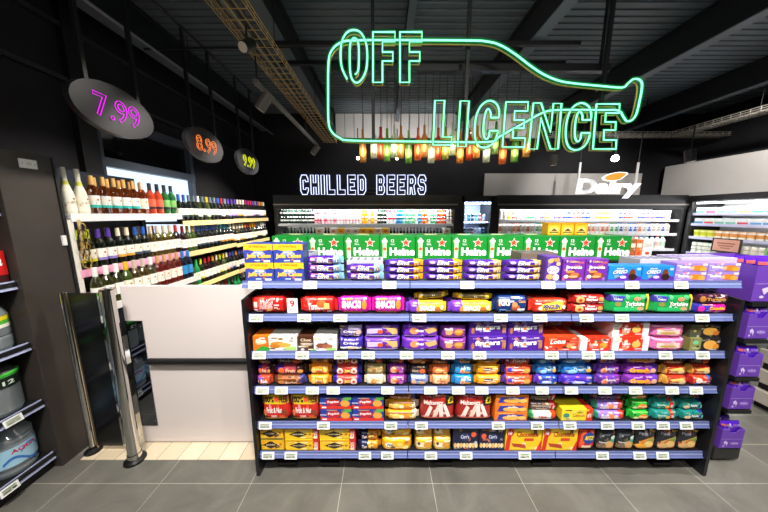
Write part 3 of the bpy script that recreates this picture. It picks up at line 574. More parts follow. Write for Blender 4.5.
 'pizza': ('bag', .09, '#26262c', [], [('p', [(.0, .04), (1, .04), (1, .68), (.55, .56), (0, .36)], '#d8a860'), ('e', .6, .28, .34, .24, '#c86a3a'), ('e', .6, .30, .22, .15, '#f0c878'), ('e', .28, .2, .22, .14, '#e0b070'), ('t', 'Pizza', .1, .7, .5, .82, '#a8a8b8', .02), ('t', 'Thins', .55, .84, .92, .93, '#e8c060', .02), ('e', .7, .52, .18, .08, '#8aa04a')]),
 'pizzao': ('bag', .09, '#26262c', [], [('p', [(.0, .04), (1, .04), (1, .66), (.55, .56), (0, .36)], '#e8942a'), ('e', .6, .28, .34, .22, '#d88a3a'), ('e', .6, .30, .22, .14, '#f4d078'), ('e', .28, .2, .24, .12, '#f0a830'), ('t', 'Pizza', .1, .7, .5, .82, '#a8a8b8', .02), ('t', 'Thins', .55, .84, .92, .93, '#e8c060', .02), ('e', .7, .5, .18, .07, '#9aa04a')]),
}
# rows: (x0, x1, n stacked, y of the top, styles bottom-up, name, what it looks like)
CT_, RO_, BG_ = 'biscuit_carton', 'biscuit_roll', 'biscuit_bag'
ROWS = [
 [(246,274.7,2,244,['jaffa'],'cake_carton','blue and yellow cake carton'), (275,304.5,2,244,['jaffa'],'cake_carton','blue and yellow cake carton'),
  (306,343.5,3,256.5,['elivab'],'chocolate_bar_pack','purple bar pack with pale blue end'), (346,384,2,265,['elivab'],'chocolate_bar_pack','purple bar pack with pale blue end'),
  (385,424,3,260,['elivao'],'chocolate_bar_pack','purple bar pack with orange end'), (424.5,463.5,3,260,['elivao'],'chocolate_bar_pack','purple bar pack with orange end'),
  (464,503,3,260.5,['elivat'],'chocolate_bar_pack','purple bar pack with tan end'), (504,543.5,3,260.5,['elivat'],'chocolate_bar_pack','purple bar pack with tan end'),
  (544,560,1,256.5,['nuts'],'nut_bar_box','upright purple box covered in nuts'), (561,583.5,1,259,['brownie'],'brownie_box','upright purple brownie box'), (584,606.5,1,259,['brownie'],'brownie_box','upright purple brownie box'),
  (607.5,640.5,1,266,['oreo'],'cake_bar_box','blue and purple cake bar box'), (641,673,1,266,['oreo'],'cake_bar_box','blue and purple cake bar box'),
  (674,705.5,2,263,['milka'],'chocolate_cake_box','lilac cake box with orange cakes'), (706,738,2,263,['milka'],'chocolate_cake_box','lilac cake box with orange cakes')],
 [(249,287,1,297.5,['kitkat'],'wafer_pack','red wafer pack with white slanting letters'), (299,337,1,297.5,['tunnock'],'wafer_pack','red wafer pack with orange stripe'),
  (337.5,371,1,297,['snackp'],'shortcake_pack','pink snack bar pack'), (371.5,405,1,297,['snackp'],'shortcake_pack','pink snack bar pack'),
  (406,447.5,1,302,['snacky'],'shortcake_pack','yellow snack bar pack with purple end'), (448.5,493.5,1,302,['snacky'],'shortcake_pack','yellow snack bar pack with purple end'),
  (494,530,1,296,['foxs'],'biscuit_pack','navy pack with chocolate pieces'), (531,570,1,299.5,['penguin'],'biscuit_pack','bright red pack with yellow banner'),
  (570.5,607,2,295.5,['rings'],'cookie_pack','dark red cookie pack'), (608,651,1,294,['yoghurt'],'chocolate_bag','green pouch with yellow stripe'), (651.5,694.5,1,294.5,['yoghurt'],'chocolate_bag','green pouch with yellow stripe'),
  (695,731,2,294.5,['crunchie','carrier'],'biscuit_pack','magenta and brown roll pack')],
 [(253.5,297.5,1,336.5,['ncarton'],'cereal_bar_carton','white and orange cereal bar carton'), (298.5,337,1,336.5,['ccarton'],'cereal_bar_carton','white and brown cereal bar carton'),
  (338.5,363,2,326,['crispy','crispyg'],'chocolate_bag','square purple snack bag'), (364,400,2,326,['choc1'],'chocolate_bag','purple bag with wafer slice'), (402,439.5,2,326,['choc2'],'chocolate_bag','purple bag with orange disc'),
  (440.5,467.5,2,327,['choc3'],'chocolate_bag','plum bag with round biscuits'), (468.5,506.5,2,321.5,['fingers'],'finger_biscuit_box','purple finger biscuit box'), (507,542.5,2,321.5,['fingers'],'finger_biscuit_box','purple finger biscuit box'),
  (543.5,578,1,337,['malt'],'biscuit_carton','orange-red carton with white slanted lettering'), (579.5,610,1,338.5,['lotus'],'caramel_biscuit_box','white box with red panel'), (611.5,648,2,323,['lotusb'],'caramel_biscuit_box','white box with red panel'),
  (651,686,2,326,['pinkp'],'biscuit_bag','pink biscuit bag'), (688.5,719,2,325.5,['cookie','cookieg'],'cookie_box','black box with golden cookie')],
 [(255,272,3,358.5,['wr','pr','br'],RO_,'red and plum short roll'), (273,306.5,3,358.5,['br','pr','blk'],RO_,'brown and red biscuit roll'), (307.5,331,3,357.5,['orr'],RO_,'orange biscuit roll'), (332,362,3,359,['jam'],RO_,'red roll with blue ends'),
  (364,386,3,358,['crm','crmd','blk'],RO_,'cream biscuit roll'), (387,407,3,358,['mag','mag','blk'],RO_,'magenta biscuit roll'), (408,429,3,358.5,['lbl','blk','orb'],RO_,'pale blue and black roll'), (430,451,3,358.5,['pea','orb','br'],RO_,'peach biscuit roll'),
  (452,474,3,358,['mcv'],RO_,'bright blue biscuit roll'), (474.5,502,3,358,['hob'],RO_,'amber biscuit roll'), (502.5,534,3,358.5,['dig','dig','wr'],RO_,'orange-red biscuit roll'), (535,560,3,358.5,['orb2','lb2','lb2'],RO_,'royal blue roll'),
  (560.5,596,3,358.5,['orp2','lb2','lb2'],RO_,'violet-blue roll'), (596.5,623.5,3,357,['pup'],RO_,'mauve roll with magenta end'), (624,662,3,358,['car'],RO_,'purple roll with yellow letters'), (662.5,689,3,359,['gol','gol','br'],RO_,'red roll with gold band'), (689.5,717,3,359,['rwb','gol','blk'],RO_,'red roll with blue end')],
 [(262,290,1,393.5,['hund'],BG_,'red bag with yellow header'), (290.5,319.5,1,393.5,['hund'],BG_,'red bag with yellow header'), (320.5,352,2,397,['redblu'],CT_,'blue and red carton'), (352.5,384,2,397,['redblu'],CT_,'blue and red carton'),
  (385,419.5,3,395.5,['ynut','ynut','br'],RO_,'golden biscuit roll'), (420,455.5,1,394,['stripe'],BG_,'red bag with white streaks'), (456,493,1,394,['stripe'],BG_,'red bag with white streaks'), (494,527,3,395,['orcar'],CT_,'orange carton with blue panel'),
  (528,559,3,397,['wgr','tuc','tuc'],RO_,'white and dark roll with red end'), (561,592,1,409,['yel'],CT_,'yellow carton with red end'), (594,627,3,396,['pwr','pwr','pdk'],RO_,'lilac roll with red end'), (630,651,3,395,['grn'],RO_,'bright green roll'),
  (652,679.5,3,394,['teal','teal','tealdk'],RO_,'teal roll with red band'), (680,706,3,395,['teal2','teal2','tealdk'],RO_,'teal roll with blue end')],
 [(261.5,284.5,2,428,['jac'],CT_,'amber cracker carton with green base'), (285.5,319.5,2,428,['jacr'],CT_,'yellow cracker carton with red end'), (320,356,2,428,['jacr'],CT_,'yellow cracker carton with red end'), (357,381,3,427,['nvg'],RO_,'navy and amber roll'),
  (381.5,412,2,427,['ybag'],BG_,'yellow snack bag'), (415,433,2,427,['ywh'],BG_,'small yellow and white bag'), (433.5,451.5,2,427,['ywh'],BG_,'small yellow and white bag'), (452.5,478,1,428,['carrs'],CT_,'navy carton with round crackers'), (478.3,503.5,1,428,['carrs2'],CT_,'navy carton with round crackers'),
  (504.5,540.5,1,428,['choco'],CT_,'large yellow and red carton'), (541,576,1,428,['choco'],CT_,'large yellow and red carton'), (577,595,1,428,['ritz'],BG_,'red bag with blue oval'), (596,615,1,429,['dkteal'],BG_,'dark bag with teal square'), (615.5,634,1,429,['dkteal'],BG_,'dark bag with teal square'),
  (634.5,655,1,428,['pizzao'],BG_,'black bag with orange crackers'), (656,676.5,1,428,['pizza'],BG_,'black bag with pizza crackers'), (677,697,1,428,['pizza'],BG_,'black bag with pizza crackers')]]
LEV = {1: [''], 2: ['lower ', 'upper '], 3: ['bottom ', 'middle ', 'top ']}
PACKF = 1.567
CATS = {'carton': 'carton', 'box': 'box', 'roll': 'biscuits', 'bag': 'bag', 'pack': 'biscuits'}
for r, row in enumerate(ROWS):
    surf = SH[r]+.015; fy = PACKF if r else 1.588
    descs = [s[6] for s in row]
    for si, (x0, x1, n, yt, sty, name, desc) in enumerate(row):
        xa, xb = X(x0, fy, surf), X(x1, fy, surf); _, zt = W(0, yt, fy)
        lim = (SH[r-1]-.012-surf) if r else 9
        H = min(zt-surf, lim); h = H/n; xa = max(xa, GX0+.021 if r else -9); xb = min(xb, GX1-.021 if r else 9); w = xb-xa-.003
        same = [i for i, d in enumerate(descs) if d == desc]; pos = ''
        if len(same) == 2: pos = (', left stack', ', right stack')[same.index(si)] if n > 1 else (', left of two', ', right of two')[same.index(si)]
        gname = '%s on the %s' % (desc+('es' if desc.endswith('box') else 's'), SROW[r])
        cat = CATS[name.split('_')[-1]]
        ranks = 2 if (r > 0 and STY[sty[0]][1] < .125) else 1
        for k in range(n):
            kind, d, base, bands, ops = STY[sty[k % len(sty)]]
            if kind == 'bag' and h < .085: d = min(d, .11)
            me = pack(kind, w, h-.0006, d, base, bands, ops).mesh(name)
            jx = random.uniform(-.0008, .0008); rz = 0
            for q in range(ranks):
                o = place(me, name, None, ((xa+xb)/2+jx, fy+d/2+q*(d+.009)+(.016*k if r > 2 and kind != 'box' else (.012*k if r == 2 else 0))+.002*k*0, surf+k*h+.0003), (0, 0, rz))
                o['category'] = cat
                if q: lab = '%s%s%s, %s, rear rank' % (LEV[n][k], desc, pos, SROW[r])
                else: lab = '%s%s%s, %s%s' % (LEV[n][k], desc, pos, SROW[r], ', front rank' if ranks > 1 else ' of biscuits')
                o['label'] = lab
                if n*ranks*len(same) > 1: o['group'] = gname
# packs lying behind: dark cartons above the cereal bars, olive packs over the yellow ones
def single(sty, name, x0, x1, y0, y1, Y, label, cat, rot=(0, 0, 0), z=None, group=None):
    xa, za = W(x0, y1, Y); xb, zb = W(x1, y0, Y)
    kind, d, base, bands, ops = STY[sty]
    zz = za if z is None else z
    o = place(pack(kind, xb-xa, zb-za, d, base, bands, ops).mesh(name), name, None, ((xa+xb)/2, Y+d/2, zz), rot)
    return tag(o, label, cat, group)
s3 = SH[2]+.015
def behind(sty, name, x0, x1, Y, z0, z1, label, cat, group=None):
    kind, d, base, bands, ops = STY[sty]; zm = (z0+z1)/2
    xa, xb = X(x0, Y, zm), X(x1, Y, zm)
    o = place(pack(kind, xb-xa, z1-z0, d, base, bands, ops).mesh(name), name, None, ((xa+xb)/2, Y+d/2, z0), (0, 0, 0))
    return tag(o, label, cat, group)
behind('darkpack', 'cereal_bar_carton', 264, 301, 1.74, s3, s3+.19, 'tall dark carton behind the white and orange cereal bars, third shelf', 'carton')
behind('darkgreen', 'cereal_bar_carton', 303.5, 337.5, 1.74, s3, s3+.095, 'lower dark green carton behind the brown cereal bars, third shelf', 'carton', 'dark green cartons')
behind('darkgreen', 'cereal_bar_carton', 303.5, 337.5, 1.74, s3+.0955, s3+.19, 'upper dark green carton behind the brown cereal bars, third shelf', 'carton', 'dark green cartons')
behind('malt', 'biscuit_carton', 540, 574, 1.76, s3, s3+.165, 'orange-red carton at the back, third shelf, behind the front one', 'carton')
behind('lotus', 'caramel_biscuit_box', 575, 605, 1.78, s3, s3+.165, 'white and red box at the back of the third shelf', 'box')
s2 = SH[1]+.015
for i, (x0, x1) in enumerate(((412, 448), (449, 490))):
    xa, xb = X(x0, 1.67, s2+.07), X(x1, 1.67, s2+.07)
    kind, d, base, bands, ops = STY['olive']
    zo = W(0, 302, PACKF)[1]; o = place(pack(kind, xb-xa-.02, .04, .07, base, bands, ops).mesh('shortcake_pack'), 'shortcake_pack', None, ((xa+xb)/2, 1.625, zo+.003+(.012 if i == 0 else .003)), (0, math.radians(-5 if i == 0 else 2), 0))
    tag(o, 'olive snack pack lying %s on top of the yellow packs, second shelf' % ('left' if i == 0 else 'right'), 'biscuits', 'olive snack packs')
# card with a big red 9
xa, xb = X(287.5, 1.583, s2), X(298, 1.583, s2); hh = W(0, 298.5, 1.583)[1]-s2
mb = MB(); mb.box((-(xb-xa)/2, 0, 0), ((xb-xa)/2, .0015, hh), WHITE)
art_ops(mb, [('t', '9', .28, .42, .72, .88, RD, .03), ('t', 'BARS', .24, .18, .76, .28, RD, .01)], lambda u, v, l: ((xb-xa)*(u-.5), -.0004-l, v*hh), .0003, False)
tag(mb.build('price_card', None, ((xa+xb)/2, 1.583, s2+.0003)), 'white card with a red number nine between the red wafer packs', 'sign')

# ---- beer boxes on the rear deck
HS = 1.4055; HY = 2.03
h0, h1 = X(273, HY, HS), X(629, HY, HS); hw = (h1-h0)/10; hh = W(0, 236, HY)[1]-HS
ops = [('r', .0, .93, 1, 1, '#0f7a30'), ('e', .13, .78, .085, .09, '#c8ecc0'), ('r', .075, .08, .185, .80, '#b8e4b4'), ('e', .13, .46, .05, .075, '#e8542c'), ('e', .13, .22, .05, .08, '#e4f4e0'), ('r', .10, .82, .16, .92, '#d8f0d4'),
       ('t', '12', .31, .74, .40, .86, WH, .02), ('t', '330ml', .30, .62, .42, .69, WH, .0), ('s', .73, .72, .155, .21, WH), ('s', .73, .72, .125, .17, '#e2401c'), ('t', 'Heine', .27, .18, .985, .52, WH, .05), ('r', 0, .0, 1, .03, '#0f7a30')]
mbx = pack('box', hw-.004, hh, .25, '#0d7d24', [], ops, 0)
mbx.box((-.05, .02, hh), (.05, .06, hh+.002), M('#e8dfb0'))
HM = mbx.mesh('beer_box')
for i in range(10):
    o = place(HM, 'beer_box', None, (h0+hw*(i+.5), HY+.125, HS+.0003))
    tag(o, 'green beer multipack with red star, %s from left on the gondola top' % ordw(i+1), 'box', 'green beer multipacks')
# amber boxes on top of the multipacks
mb = MB(); mb.box((-.05, -.045, 0), (.05, .045, .095), M('#e8a51e'), .002)
art_ops(mb, [('e', .5, .36, .36, .3, '#f4d070'), ('p', [(.2, .3), (.5, .56), (.8, .3)], '#5a3a20'), ('r', .15, .16, .85, .26, '#4a3420'), ('r', 0, .86, 1, 1, '#d88a14')], lambda u, v, l: (.1*(u-.5), -.0455-l, .095*v), .0004, False)
AM = mb.mesh('tea_box')
for i, u in enumerate((554, 567.5, 581)):
    o = place(AM, 'tea_box', None, (X(u, 2.13, 1.62), 2.175, HS+hh+.0026)); tag(o, '%s of the three small amber boxes on the green multipacks' % ('left', 'middle', 'right')[i], 'box', 'small amber boxes')
# boxes right of the beer
for (u0, u1, col, lab) in ((630, 635, '#8a5a30', 'slim brown box right of the green multipacks'), (635.5, 641.5, '#c8642a', 'slim orange-brown box right of the green multipacks'), (642.5, 652, '#e6e2da', 'pale grey box with red dot right of the green multipacks')):
    xa, xb = X(u0, HY+.03, HS), X(u1, HY+.03, HS)
    mb = pack('box', xb-xa, .155, .12, col, [], [('r', .1, .6, .9, .8, '#f0d8b8' if col != '#e6e2da' else '#b8b4ac'), ('e', .5, .3, .25, .08, '#d8442a')]); tag(mb.build('cracker_box', None, ((xa+xb)/2, HY+.1, HS+.0003)), lab, 'box')
# shelf-ready trays behind the front stock on the top deck
def tray(x0, x1, Y, ht, col, name, label):
    s1 = SH[0]+.015; xa, xb = X(x0, Y, s1), X(x1, Y, s1); mb = MB()
    mb.box((xa, Y, s1), (xb, Y+.16, s1+ht-.012), M(col), .002)
    k = max(3, int((xb-xa)/.045))
    for i in range(k):
        cx = xa+(xb-xa)*(i+.5)/k; mb.box((cx-.008, Y+.02, s1+ht-.012), (cx+.008, Y+.12, s1+ht-.0105), M('#4a4a70'))
    tag(mb.build(name), label, 'box')
tray(638, 676, 1.72, .125, '#b9b6c6', 'display_tray', 'grey punched tray behind the blue and purple cake boxes')
tray(678, 734, 1.72, .135, '#c3b4dc', 'display_tray', 'pale lilac tray behind the lilac cake boxes')
tray(303, 312, 1.76, .16, '#d8d0ea', 'display_tray', 'pale tray edge behind the blue and yellow cartons')
tray(347, 383, 1.79, .105, '#b4b0c4', 'display_tray', 'white tray behind the purple bars with pale blue end')
tray(520, 556, 1.80, .155, '#6a5a50', 'display_tray', 'brown tray behind the purple bars with tan end')

# ================================================================= END TOWER (purple pouches)
TX0, TX1, TY = 2.375, 2.54, 1.63
tow = thing('display_tower', 'narrow black display tower with purple trays at the right end of the gondola', 'display stand', (TX0, TY, 0))
def tb(mb, name): return mb.build(name, tow, (-TX0, -TY, 0))
mb = MB(); mb.box((TX0-.02, TY+.12, .03), (TX0, TY+.5, 1.2), BLACK); tb(mb, 'side_panel')
mb = MB(); mb.box((TX1, TY+.12, .03), (TX1+.02, TY+.5, 1.2), BLACK); tb(mb, 'side_panel')
mb = MB(); mb.box((TX0, TY+.48, .03), (TX1, TY+.5, 1.2), BLACK); tb(mb, 'back_panel')
mb = MB(); mb.box((TX0-.01, TY+.01, 0.02), (TX1+.01, TY+.45, .11), M('#2a2a2a', .5)); tb(mb, 'base')
TS = [.115, .425, .67, .945, 1.2]
for s in TS[1:]:
    mb = MB(); mb.box((TX0, TY-.005, s-.03), (TX1, TY+.478, s-.005), BLACKM); tb(mb, 'shelf')
PT = M('#6b3fae', .45); PTL = '#b9a2e0'
def dtray(x0, x1, y0, s, h, dep, label, big=False):
    t = MB(); w = x1-x0; e = .003
    t.box((0, 0, 0), (w, dep, e), PT); t.box((0, dep-e, e), (w, dep, h*1.1), PT)
    for xx in (0, w-e):
        t.add([(xx, 0, e), (xx+e, 0, e), (xx+e, dep, e), (xx, dep, e), (xx, 0, h), (xx+e, 0, h), (xx+e, dep-e, h*1.1), (xx, dep-e, h*1.1)], [(0, 3, 2, 1), (4, 5, 6, 7), (0, 1, 5, 4), (1, 2, 6, 5), (2, 3, 7, 6), (3, 0, 4, 7)], PT)
    # front with a dip in the middle
    pts = [(e, 0), (w-e, 0), (w-e, h), (.72*w, h), (.62*w, h*.84), (.38*w, h*.84), (.28*w, h), (e, h)]
    t.prism(pts, 0, e, PT)
    S = lambda u, v, l: (u*w, -.0004-l, v*h)
    art_ops(t, [('r', .03, .50, .97, .515, PTL), ('p', [(.14, .36), (.2, .2), (.26, .3), (.3, .12), (.34, .3), (.24, .42)], '#d8c8f0'), ('e', .16, .14, .04, .04, '#d8c8f0'), ('e', .62, .28, .2, .1, '#8a62c8'), ('t', 'Cadbury', .46, .24, .80, .33, '#e0d4f4', .01)], S, .0004, False)
    return tag(t.build('display_tray', None, (x0, y0, s)), label, 'box', 'purple display trays on the tower')
POUCH = {}
def pouch(w, h):
    return pack('bag', w, h, .045, '#5222b8', [], [('r', .1, .5, .9, .54, '#7a50d8'), ('e', .5, .3, .3, .12, '#3a1690'), ('e', .3, .72, .1, .06, '#8a68e0')]).mesh('chocolate_pouch')
nm = ['bottom', 'second lowest', 'middle', 'second highest', 'top']
for i, s in enumerate(TS):
    h = (.15, .165, .165, .17, .235)[i]; x0, x1 = (TX0+.004, TX1-.004) if i < 4 else (TX0-.01, TX1+.20)
    dep = .3 if i < 4 else .4
    dtray(x0, x1, TY, s+.0003, h, dep, 'purple cardboard tray on the %s tier of the black end tower' % nm[i])
    pm = pouch((x1-x0)*.86, h+.04)
    for k in range(3):
        o = place(pm, 'chocolate_pouch', None, ((x0+x1)/2, TY+.035+.055*k, s+.0045))
        tag(o, '%s purple chocolate pouch in the %s tray of the end tower' % (('front', 'middle', 'rear')[k], nm[i]), 'bag', 'purple pouches in the tower trays')

# ================================================================= LOW SLATTED STAND (right)
st = thing('slatted_stand', 'low stand with pale slatted sides at the far right', 'display stand', (3.42, .5, 0))
SLAT = noisy('pale_slats', '#b5aa9c', '#c4baae', 3, .55, stretch=(1, .2, 1))
mb = MB(); mb.box((.05, 0, 0), (.6, 1.72, .6), BLACKM); mb.build('body', st)
for hh in (.06, .25, .44):
    mb = MB(); mb.box((0, -.01, hh), (.046, 1.73, hh+.12), SLAT, .004); mb.build('slat', st)
mb = MB(); mb.box((.0, -.02, .602), (.62, 1.74, .66), M('#9a9a9c', .5), .004); mb.build('top', st)

# ================================================================= LEFT DRINKS UNIT
UX, UY1 = -2.29, 1.60
un = thing('drinks_unit', 'tall black shelving unit of bottled drinks at the left edge', 'shelving unit', (UX, 0, 0))
def ub(mb, name, p=None): return mb.build(name, p or un, (-UX, 0, 0) if not p else (0, 0, 0))
mb = MB(); mb.box((-2.83, UY1, 0), (-2.27, 1.885, 2.14), noisy('grey_laminate', '#352f2b', '#3d3732', 5, .4, .45, 0, 8), .003)
for (yy, zz) in ((1.64, 2.09), (1.66, 2.035), (1.84, 2.09), (1.845, 2.035)):
    mb.tube([(-2.27, yy, zz), (-2.267, yy, zz)], .006, M('#2a2624', .4), 8)
ep = ub(mb, 'end_panel')
mb = MB(); mb.box((-2.27, 1.872, 0), (-2.262, 1.887, 2.14), BLACKM); ub(mb, 'edge_trim')
mb = MB(); mb.box((-2.84, -.6, .0), (-2.82, UY1, 2.2), BLACK); ub(mb, 'back_panel')
mb = MB(); mb.box((-2.82, -.6, 0), (-2.33, UY1, .09), BLACKM); ub(mb, 'plinth')
US = [.125, .525, .936, 1.345, 1.80]
for s in US:
    mb = MB(); mb.box((-2.82, -.6, s-.03), (UX-.005, UY1-.003, s-.004), BLACKM); sh = ub(mb, 'shelf')
    mb = MB(); mb.add([(UX-.005, -.6, s-.05), (UX-.005, UY1-.003, s-.05), (UX-.02, UY1-.003, s+.004), (UX-.02, -.6, s+.004)], [(0, 1, 2, 3)], M('#a4abcc', .25))
    mb.add([(UX-.006, -.6, s-.05), (UX-.006, UY1-.003, s-.05), (UX-.021, UY1-.003, s+.004), (UX-.021, -.6, s+.004)], [(3, 2, 1, 0)], M('#a4abcc', .25))
    p = mb.build('price_strip', sh)
# tags on this unit
for i, (s, yy) in enumerate(((.125, 1.36), (.125, .9), (.525, 1.44), (.525, 1.0), (.936, 1.38), (.936, .9), (1.345, 1.2))):
    o = place(TAGM, 'price_tag', None, (UX+.0065-.01, yy, s-.022), (0, 0, math.pi/2)); o.rotation_euler = (-math.radians(14), 0, math.pi/2)
    o.location.x = UX+.0045
    tag(o, 'white price tag on the drinks unit, %s shelf from the floor, %s' % (ordw([.125, .525, .936, 1.345].index(s)+1), 'farther along' if i in (0, 2, 4) else 'nearer the camera'), 'price tag', 'price tags on the drinks unit')
sw = thing('light_switch', 'white switch plate on the tall end panel at the left', 'switch', (-2.27, 1.745, 2.075))
mb = MB(); mb.box((0, -.043, -.028), (.009, .043, .028), M('#f2f0ec', .35), .003); mb.build('plate', sw)
mb = MB(); mb.tube([(.009, 0, 0), (.016, 0, 0)], .011, M('#dcdad6', .35), 12); mb.build('knob', sw)
for yy in (-.03, .03):
    mb = MB(); mb.tube([(.009, yy, 0), (.0105, yy, 0)], .003, STEEL, 8); mb.build('screw', sw)
mb = MB(); mb.box((0, -.012, -.035), (.014, .012, .035), M('#e6e4e0', .4), .002)
tag(mb.build('sensor', None, (-2.27, 1.855, 1.575)), 'small white sensor on the black edge of the tall end panel', 'sensor')
# bottles of water
WATER = glassy('#e4eef4', .28, .25)
_nt = WATER.node_tree; _d = _nt.nodes.new('ShaderNodeBsdfDiffuse'); _d.inputs[0].default_value = (.72, .80, .84, 1); _m = _nt.nodes.new('ShaderNodeMixShader'); _m.inputs[0].default_value = .2
_o = _nt.nodes['Material Output']; _l = _o.inputs[0].links[0].from_socket; _nt.links.new(_l, _m.inputs[1]); _nt.links.new(_d.outputs[0], _m.inputs[2]); _nt.links.new(_m.outputs[0], _o.inputs[0])
def bottle_mesh(prof, n=18):
    mb = MB(); mb.lathe(prof, n); return mb
def multi(name, parts, label, cat, loc, rz=0, group=None):
    t = thing(name, label, cat, loc, (0, 0, rz), group)
    for pn, m in parts: place(m, pn, t)
    return t
# large aqua bottles, bottom shelf
BD = WATER; CAPO = M('#e8541c', .4); LBL = M('#a8d4ea', .35)
p = MB(); p.lathe([(0, 0, BD), (.085, 0, BD), (.092, .02, BD), (.088, .04, BD), (.092, .06, BD), (.092, .19, BD), (.088, .2, BD), (.092, .215, BD), (.088, .23, BD), (.092, .245, BD), (.06, .29, BD), (.02, .31, BD), (.02, .325, BD)], 20); body = p.mesh('body')
p = MB(); p.lathe([(.0935, .065, LBL), (.0935, .185, LBL)], 24)
for (a0, z0, z1, c) in ((-.9, .08, .10, '#3a7ac8'), (-.2, .13, .15, '#5a9ad8')):
    vs = []
    for i in range(12):
        a = a0+.13*i; zz = z0+.03*math.sin(i*.5); vs += [(.0942*math.cos(a), .0942*math.sin(a), zz), (.0942*math.cos(a), .0942*math.sin(a), zz+.018)]
    p.add(vs, [(2*i, 2*i+2, 2*i+3, 2*i+1) for i in range(11)], M(c))
vs, fs, _ = text2d('AQUA', .03)
def wrap(R, a0, a1, z0, z1): return lambda u, v: (R*math.cos(a0+(a1-a0)*u), R*math.sin(a0+(a1-a0)*u), z0+(z1-z0)*v)
wf = wrap(.0946, -.55, .55, .142, .172); p.add([wf(u, v) for u, v in vs], fs, M('#d82a4a'))
lab = p.mesh('label')
p = MB(); p.lathe([(.024, .31, CAPO), (.026, .345, CAPO), (.022, .352, CAPO), (0, .352, CAPO)], 14)
p.lathe([(.0, .2, CAPO), (.0001, .2, CAPO)], 4)
cap = p.mesh('cap')
for i in range(5):
    multi('water_bottle', [('body', body), ('label', lab), ('cap', cap)], 'large water bottle with pale blue label, %s from the far end, bottom drinks shelf' % ordw(i+1), 'bottle', (-2.425, 1.485-.222*i, US[0]-.0035), 0, 'large pale blue water bottles').scale = (1.12, 1.12, 1.02)
# tubs with a green rim
GRM = M('#3fae3a', .4); DK = M('#15231d', .3)
p = MB(); p.lathe([(0, 0, BD), (.07, 0, BD), (.078, .02, BD), (.078, .16, BD), (.08, .17, BD)], 20); body2 = p.mesh('body')
p = MB(); p.lathe([(.081, .165, DK), (.083, .225, DK)], 20); vs, fs, _ = text2d('12', .03); wf = wrap(.0836, -.25, .25, .18, .205); p.add([wf(u, v) for u, v in vs], fs, M('#d8e8d8')); lab2 = p.mesh('label')
p = MB(); p.lathe([(.083, .225, GRM), (.084, .24, GRM), (.076, .246, M('#4a4f4a', .3)), (.05, .27, M('#4a4f4a', .3)), (.0, .274, M('#4a4f4a', .3))], 20); cap2 = p.mesh('lid')
for i in range(6):
    multi('water_bottle', [('body', body2), ('label', lab2), ('lid', cap2)], 'clear bottle with green-rimmed lid, %s from the far end, second drinks shelf' % ordw(i+1), 'bottle', (-2.427, 1.485-.22*i, US[1]-.0035), 0, 'green-rimmed bottles').scale = (1.26, 1.26, 1.1)
# clear bottles with a green and yellow label; amber bottles nearer
p = MB(); p.lathe([(0, 0, BD), (.068, 0, BD), (.074, .02, BD), (.074, .07, BD), (.07, .08, BD), (.074, .09, BD), (.074, .20, BD), (.06, .24, BD), (.03, .27, BD), (.016, .29, BD), (.016, .31, BD)], 18); body3 = p.mesh('body')
p = MB(); p.lathe([(.0755, .13, M('#f2f4e8')), (.0755, .15, M('#58b83a')), (.0755, .172, M('#f0d82a')), (.0755, .195, M('#58b83a'))], 18); lab3 = p.mesh('label')
p = MB(); p.lathe([(.02, .295, M('#3a9a3a')), (.02, .32, M('#3a9a3a')), (0, .322, M('#3a9a3a'))], 12); cap3 = p.mesh('cap')
AMB = M('#e8b41e', .2); p = MB(); p.lathe([(0, 0, AMB), (.04, 0, AMB), (.042, .02, AMB), (.042, .17, AMB), (.03, .21, AMB), (.013, .25, AMB), (.013, .27, AMB)], 16); body4 = p.mesh('body')
p = MB(); p.lathe([(.0435, .05, M('#f0e8c8')), (.0435, .14, M('#f0e8c8'))], 16); lab4 = p.mesh('label')
p = MB(); p.lathe([(.016, .265, M('#c82a1f')), (.016, .285, M('#c82a1f')), (0, .287, M('#c82a1f'))], 12); cap4 = p.mesh('cap')
for i in range(4):
    multi('water_bottle', [('body', body3), ('label', lab3), ('cap', cap3)], 'clear bottle with green and yellow label, %s from the far end, third drinks shelf' % ordw(i+1), 'bottle', (-2.41, 1.497-.19*i, US[2]-.0035), 0, 'green and yellow label bottles').scale = (1.22, 1.22, 1.1)
for i in range(7):
    multi('squash_bottle', [('body', body4), ('label', lab4), ('cap', cap4)], 'yellow drink bottle, %s from the far end of its row, third drinks shelf' % ordw(i+1), 'bottle', (-2.37, .80-.1*i, US[2]-.0035), 0, 'yellow drink bottles')
# red multipacks
mb = MB(); mb.box((-.11, -.10, 0), (.11, .10, .125), M('#3a0f10', .3), .004); mb.box((-.111, -.101, .05), (.111, .101, .2), M('#c81a1a', .3), .004)
S = lambda u, v, l: (.1115+l, -.1+.2*u, .05+.15*v)
art_ops(mb, [('t', 'Cola', .15, .3, .9, .75, WH, .03, .05, .1)], S, .0004, False); RM = mb.mesh('drinks_multipack')
for i in range(4):
    o = place(RM, 'drinks_multipack', None, (-2.425, 1.485-.23*i, US[3]-.0035)); tag(o, 'red drinks multipack, %s from the far end, fourth drinks shelf' % ordw(i+1), 'box', 'red drinks multipacks')
for i in range(3):
    o = place(RM, 'drinks_multipack', None, (-2.45, 1.40-.25*i, US[4]-.0035)); tag(o, 'red drinks multipack, %s from the far end, highest drinks shelf' % ordw(i+1), 'box', 'red drinks multipacks')

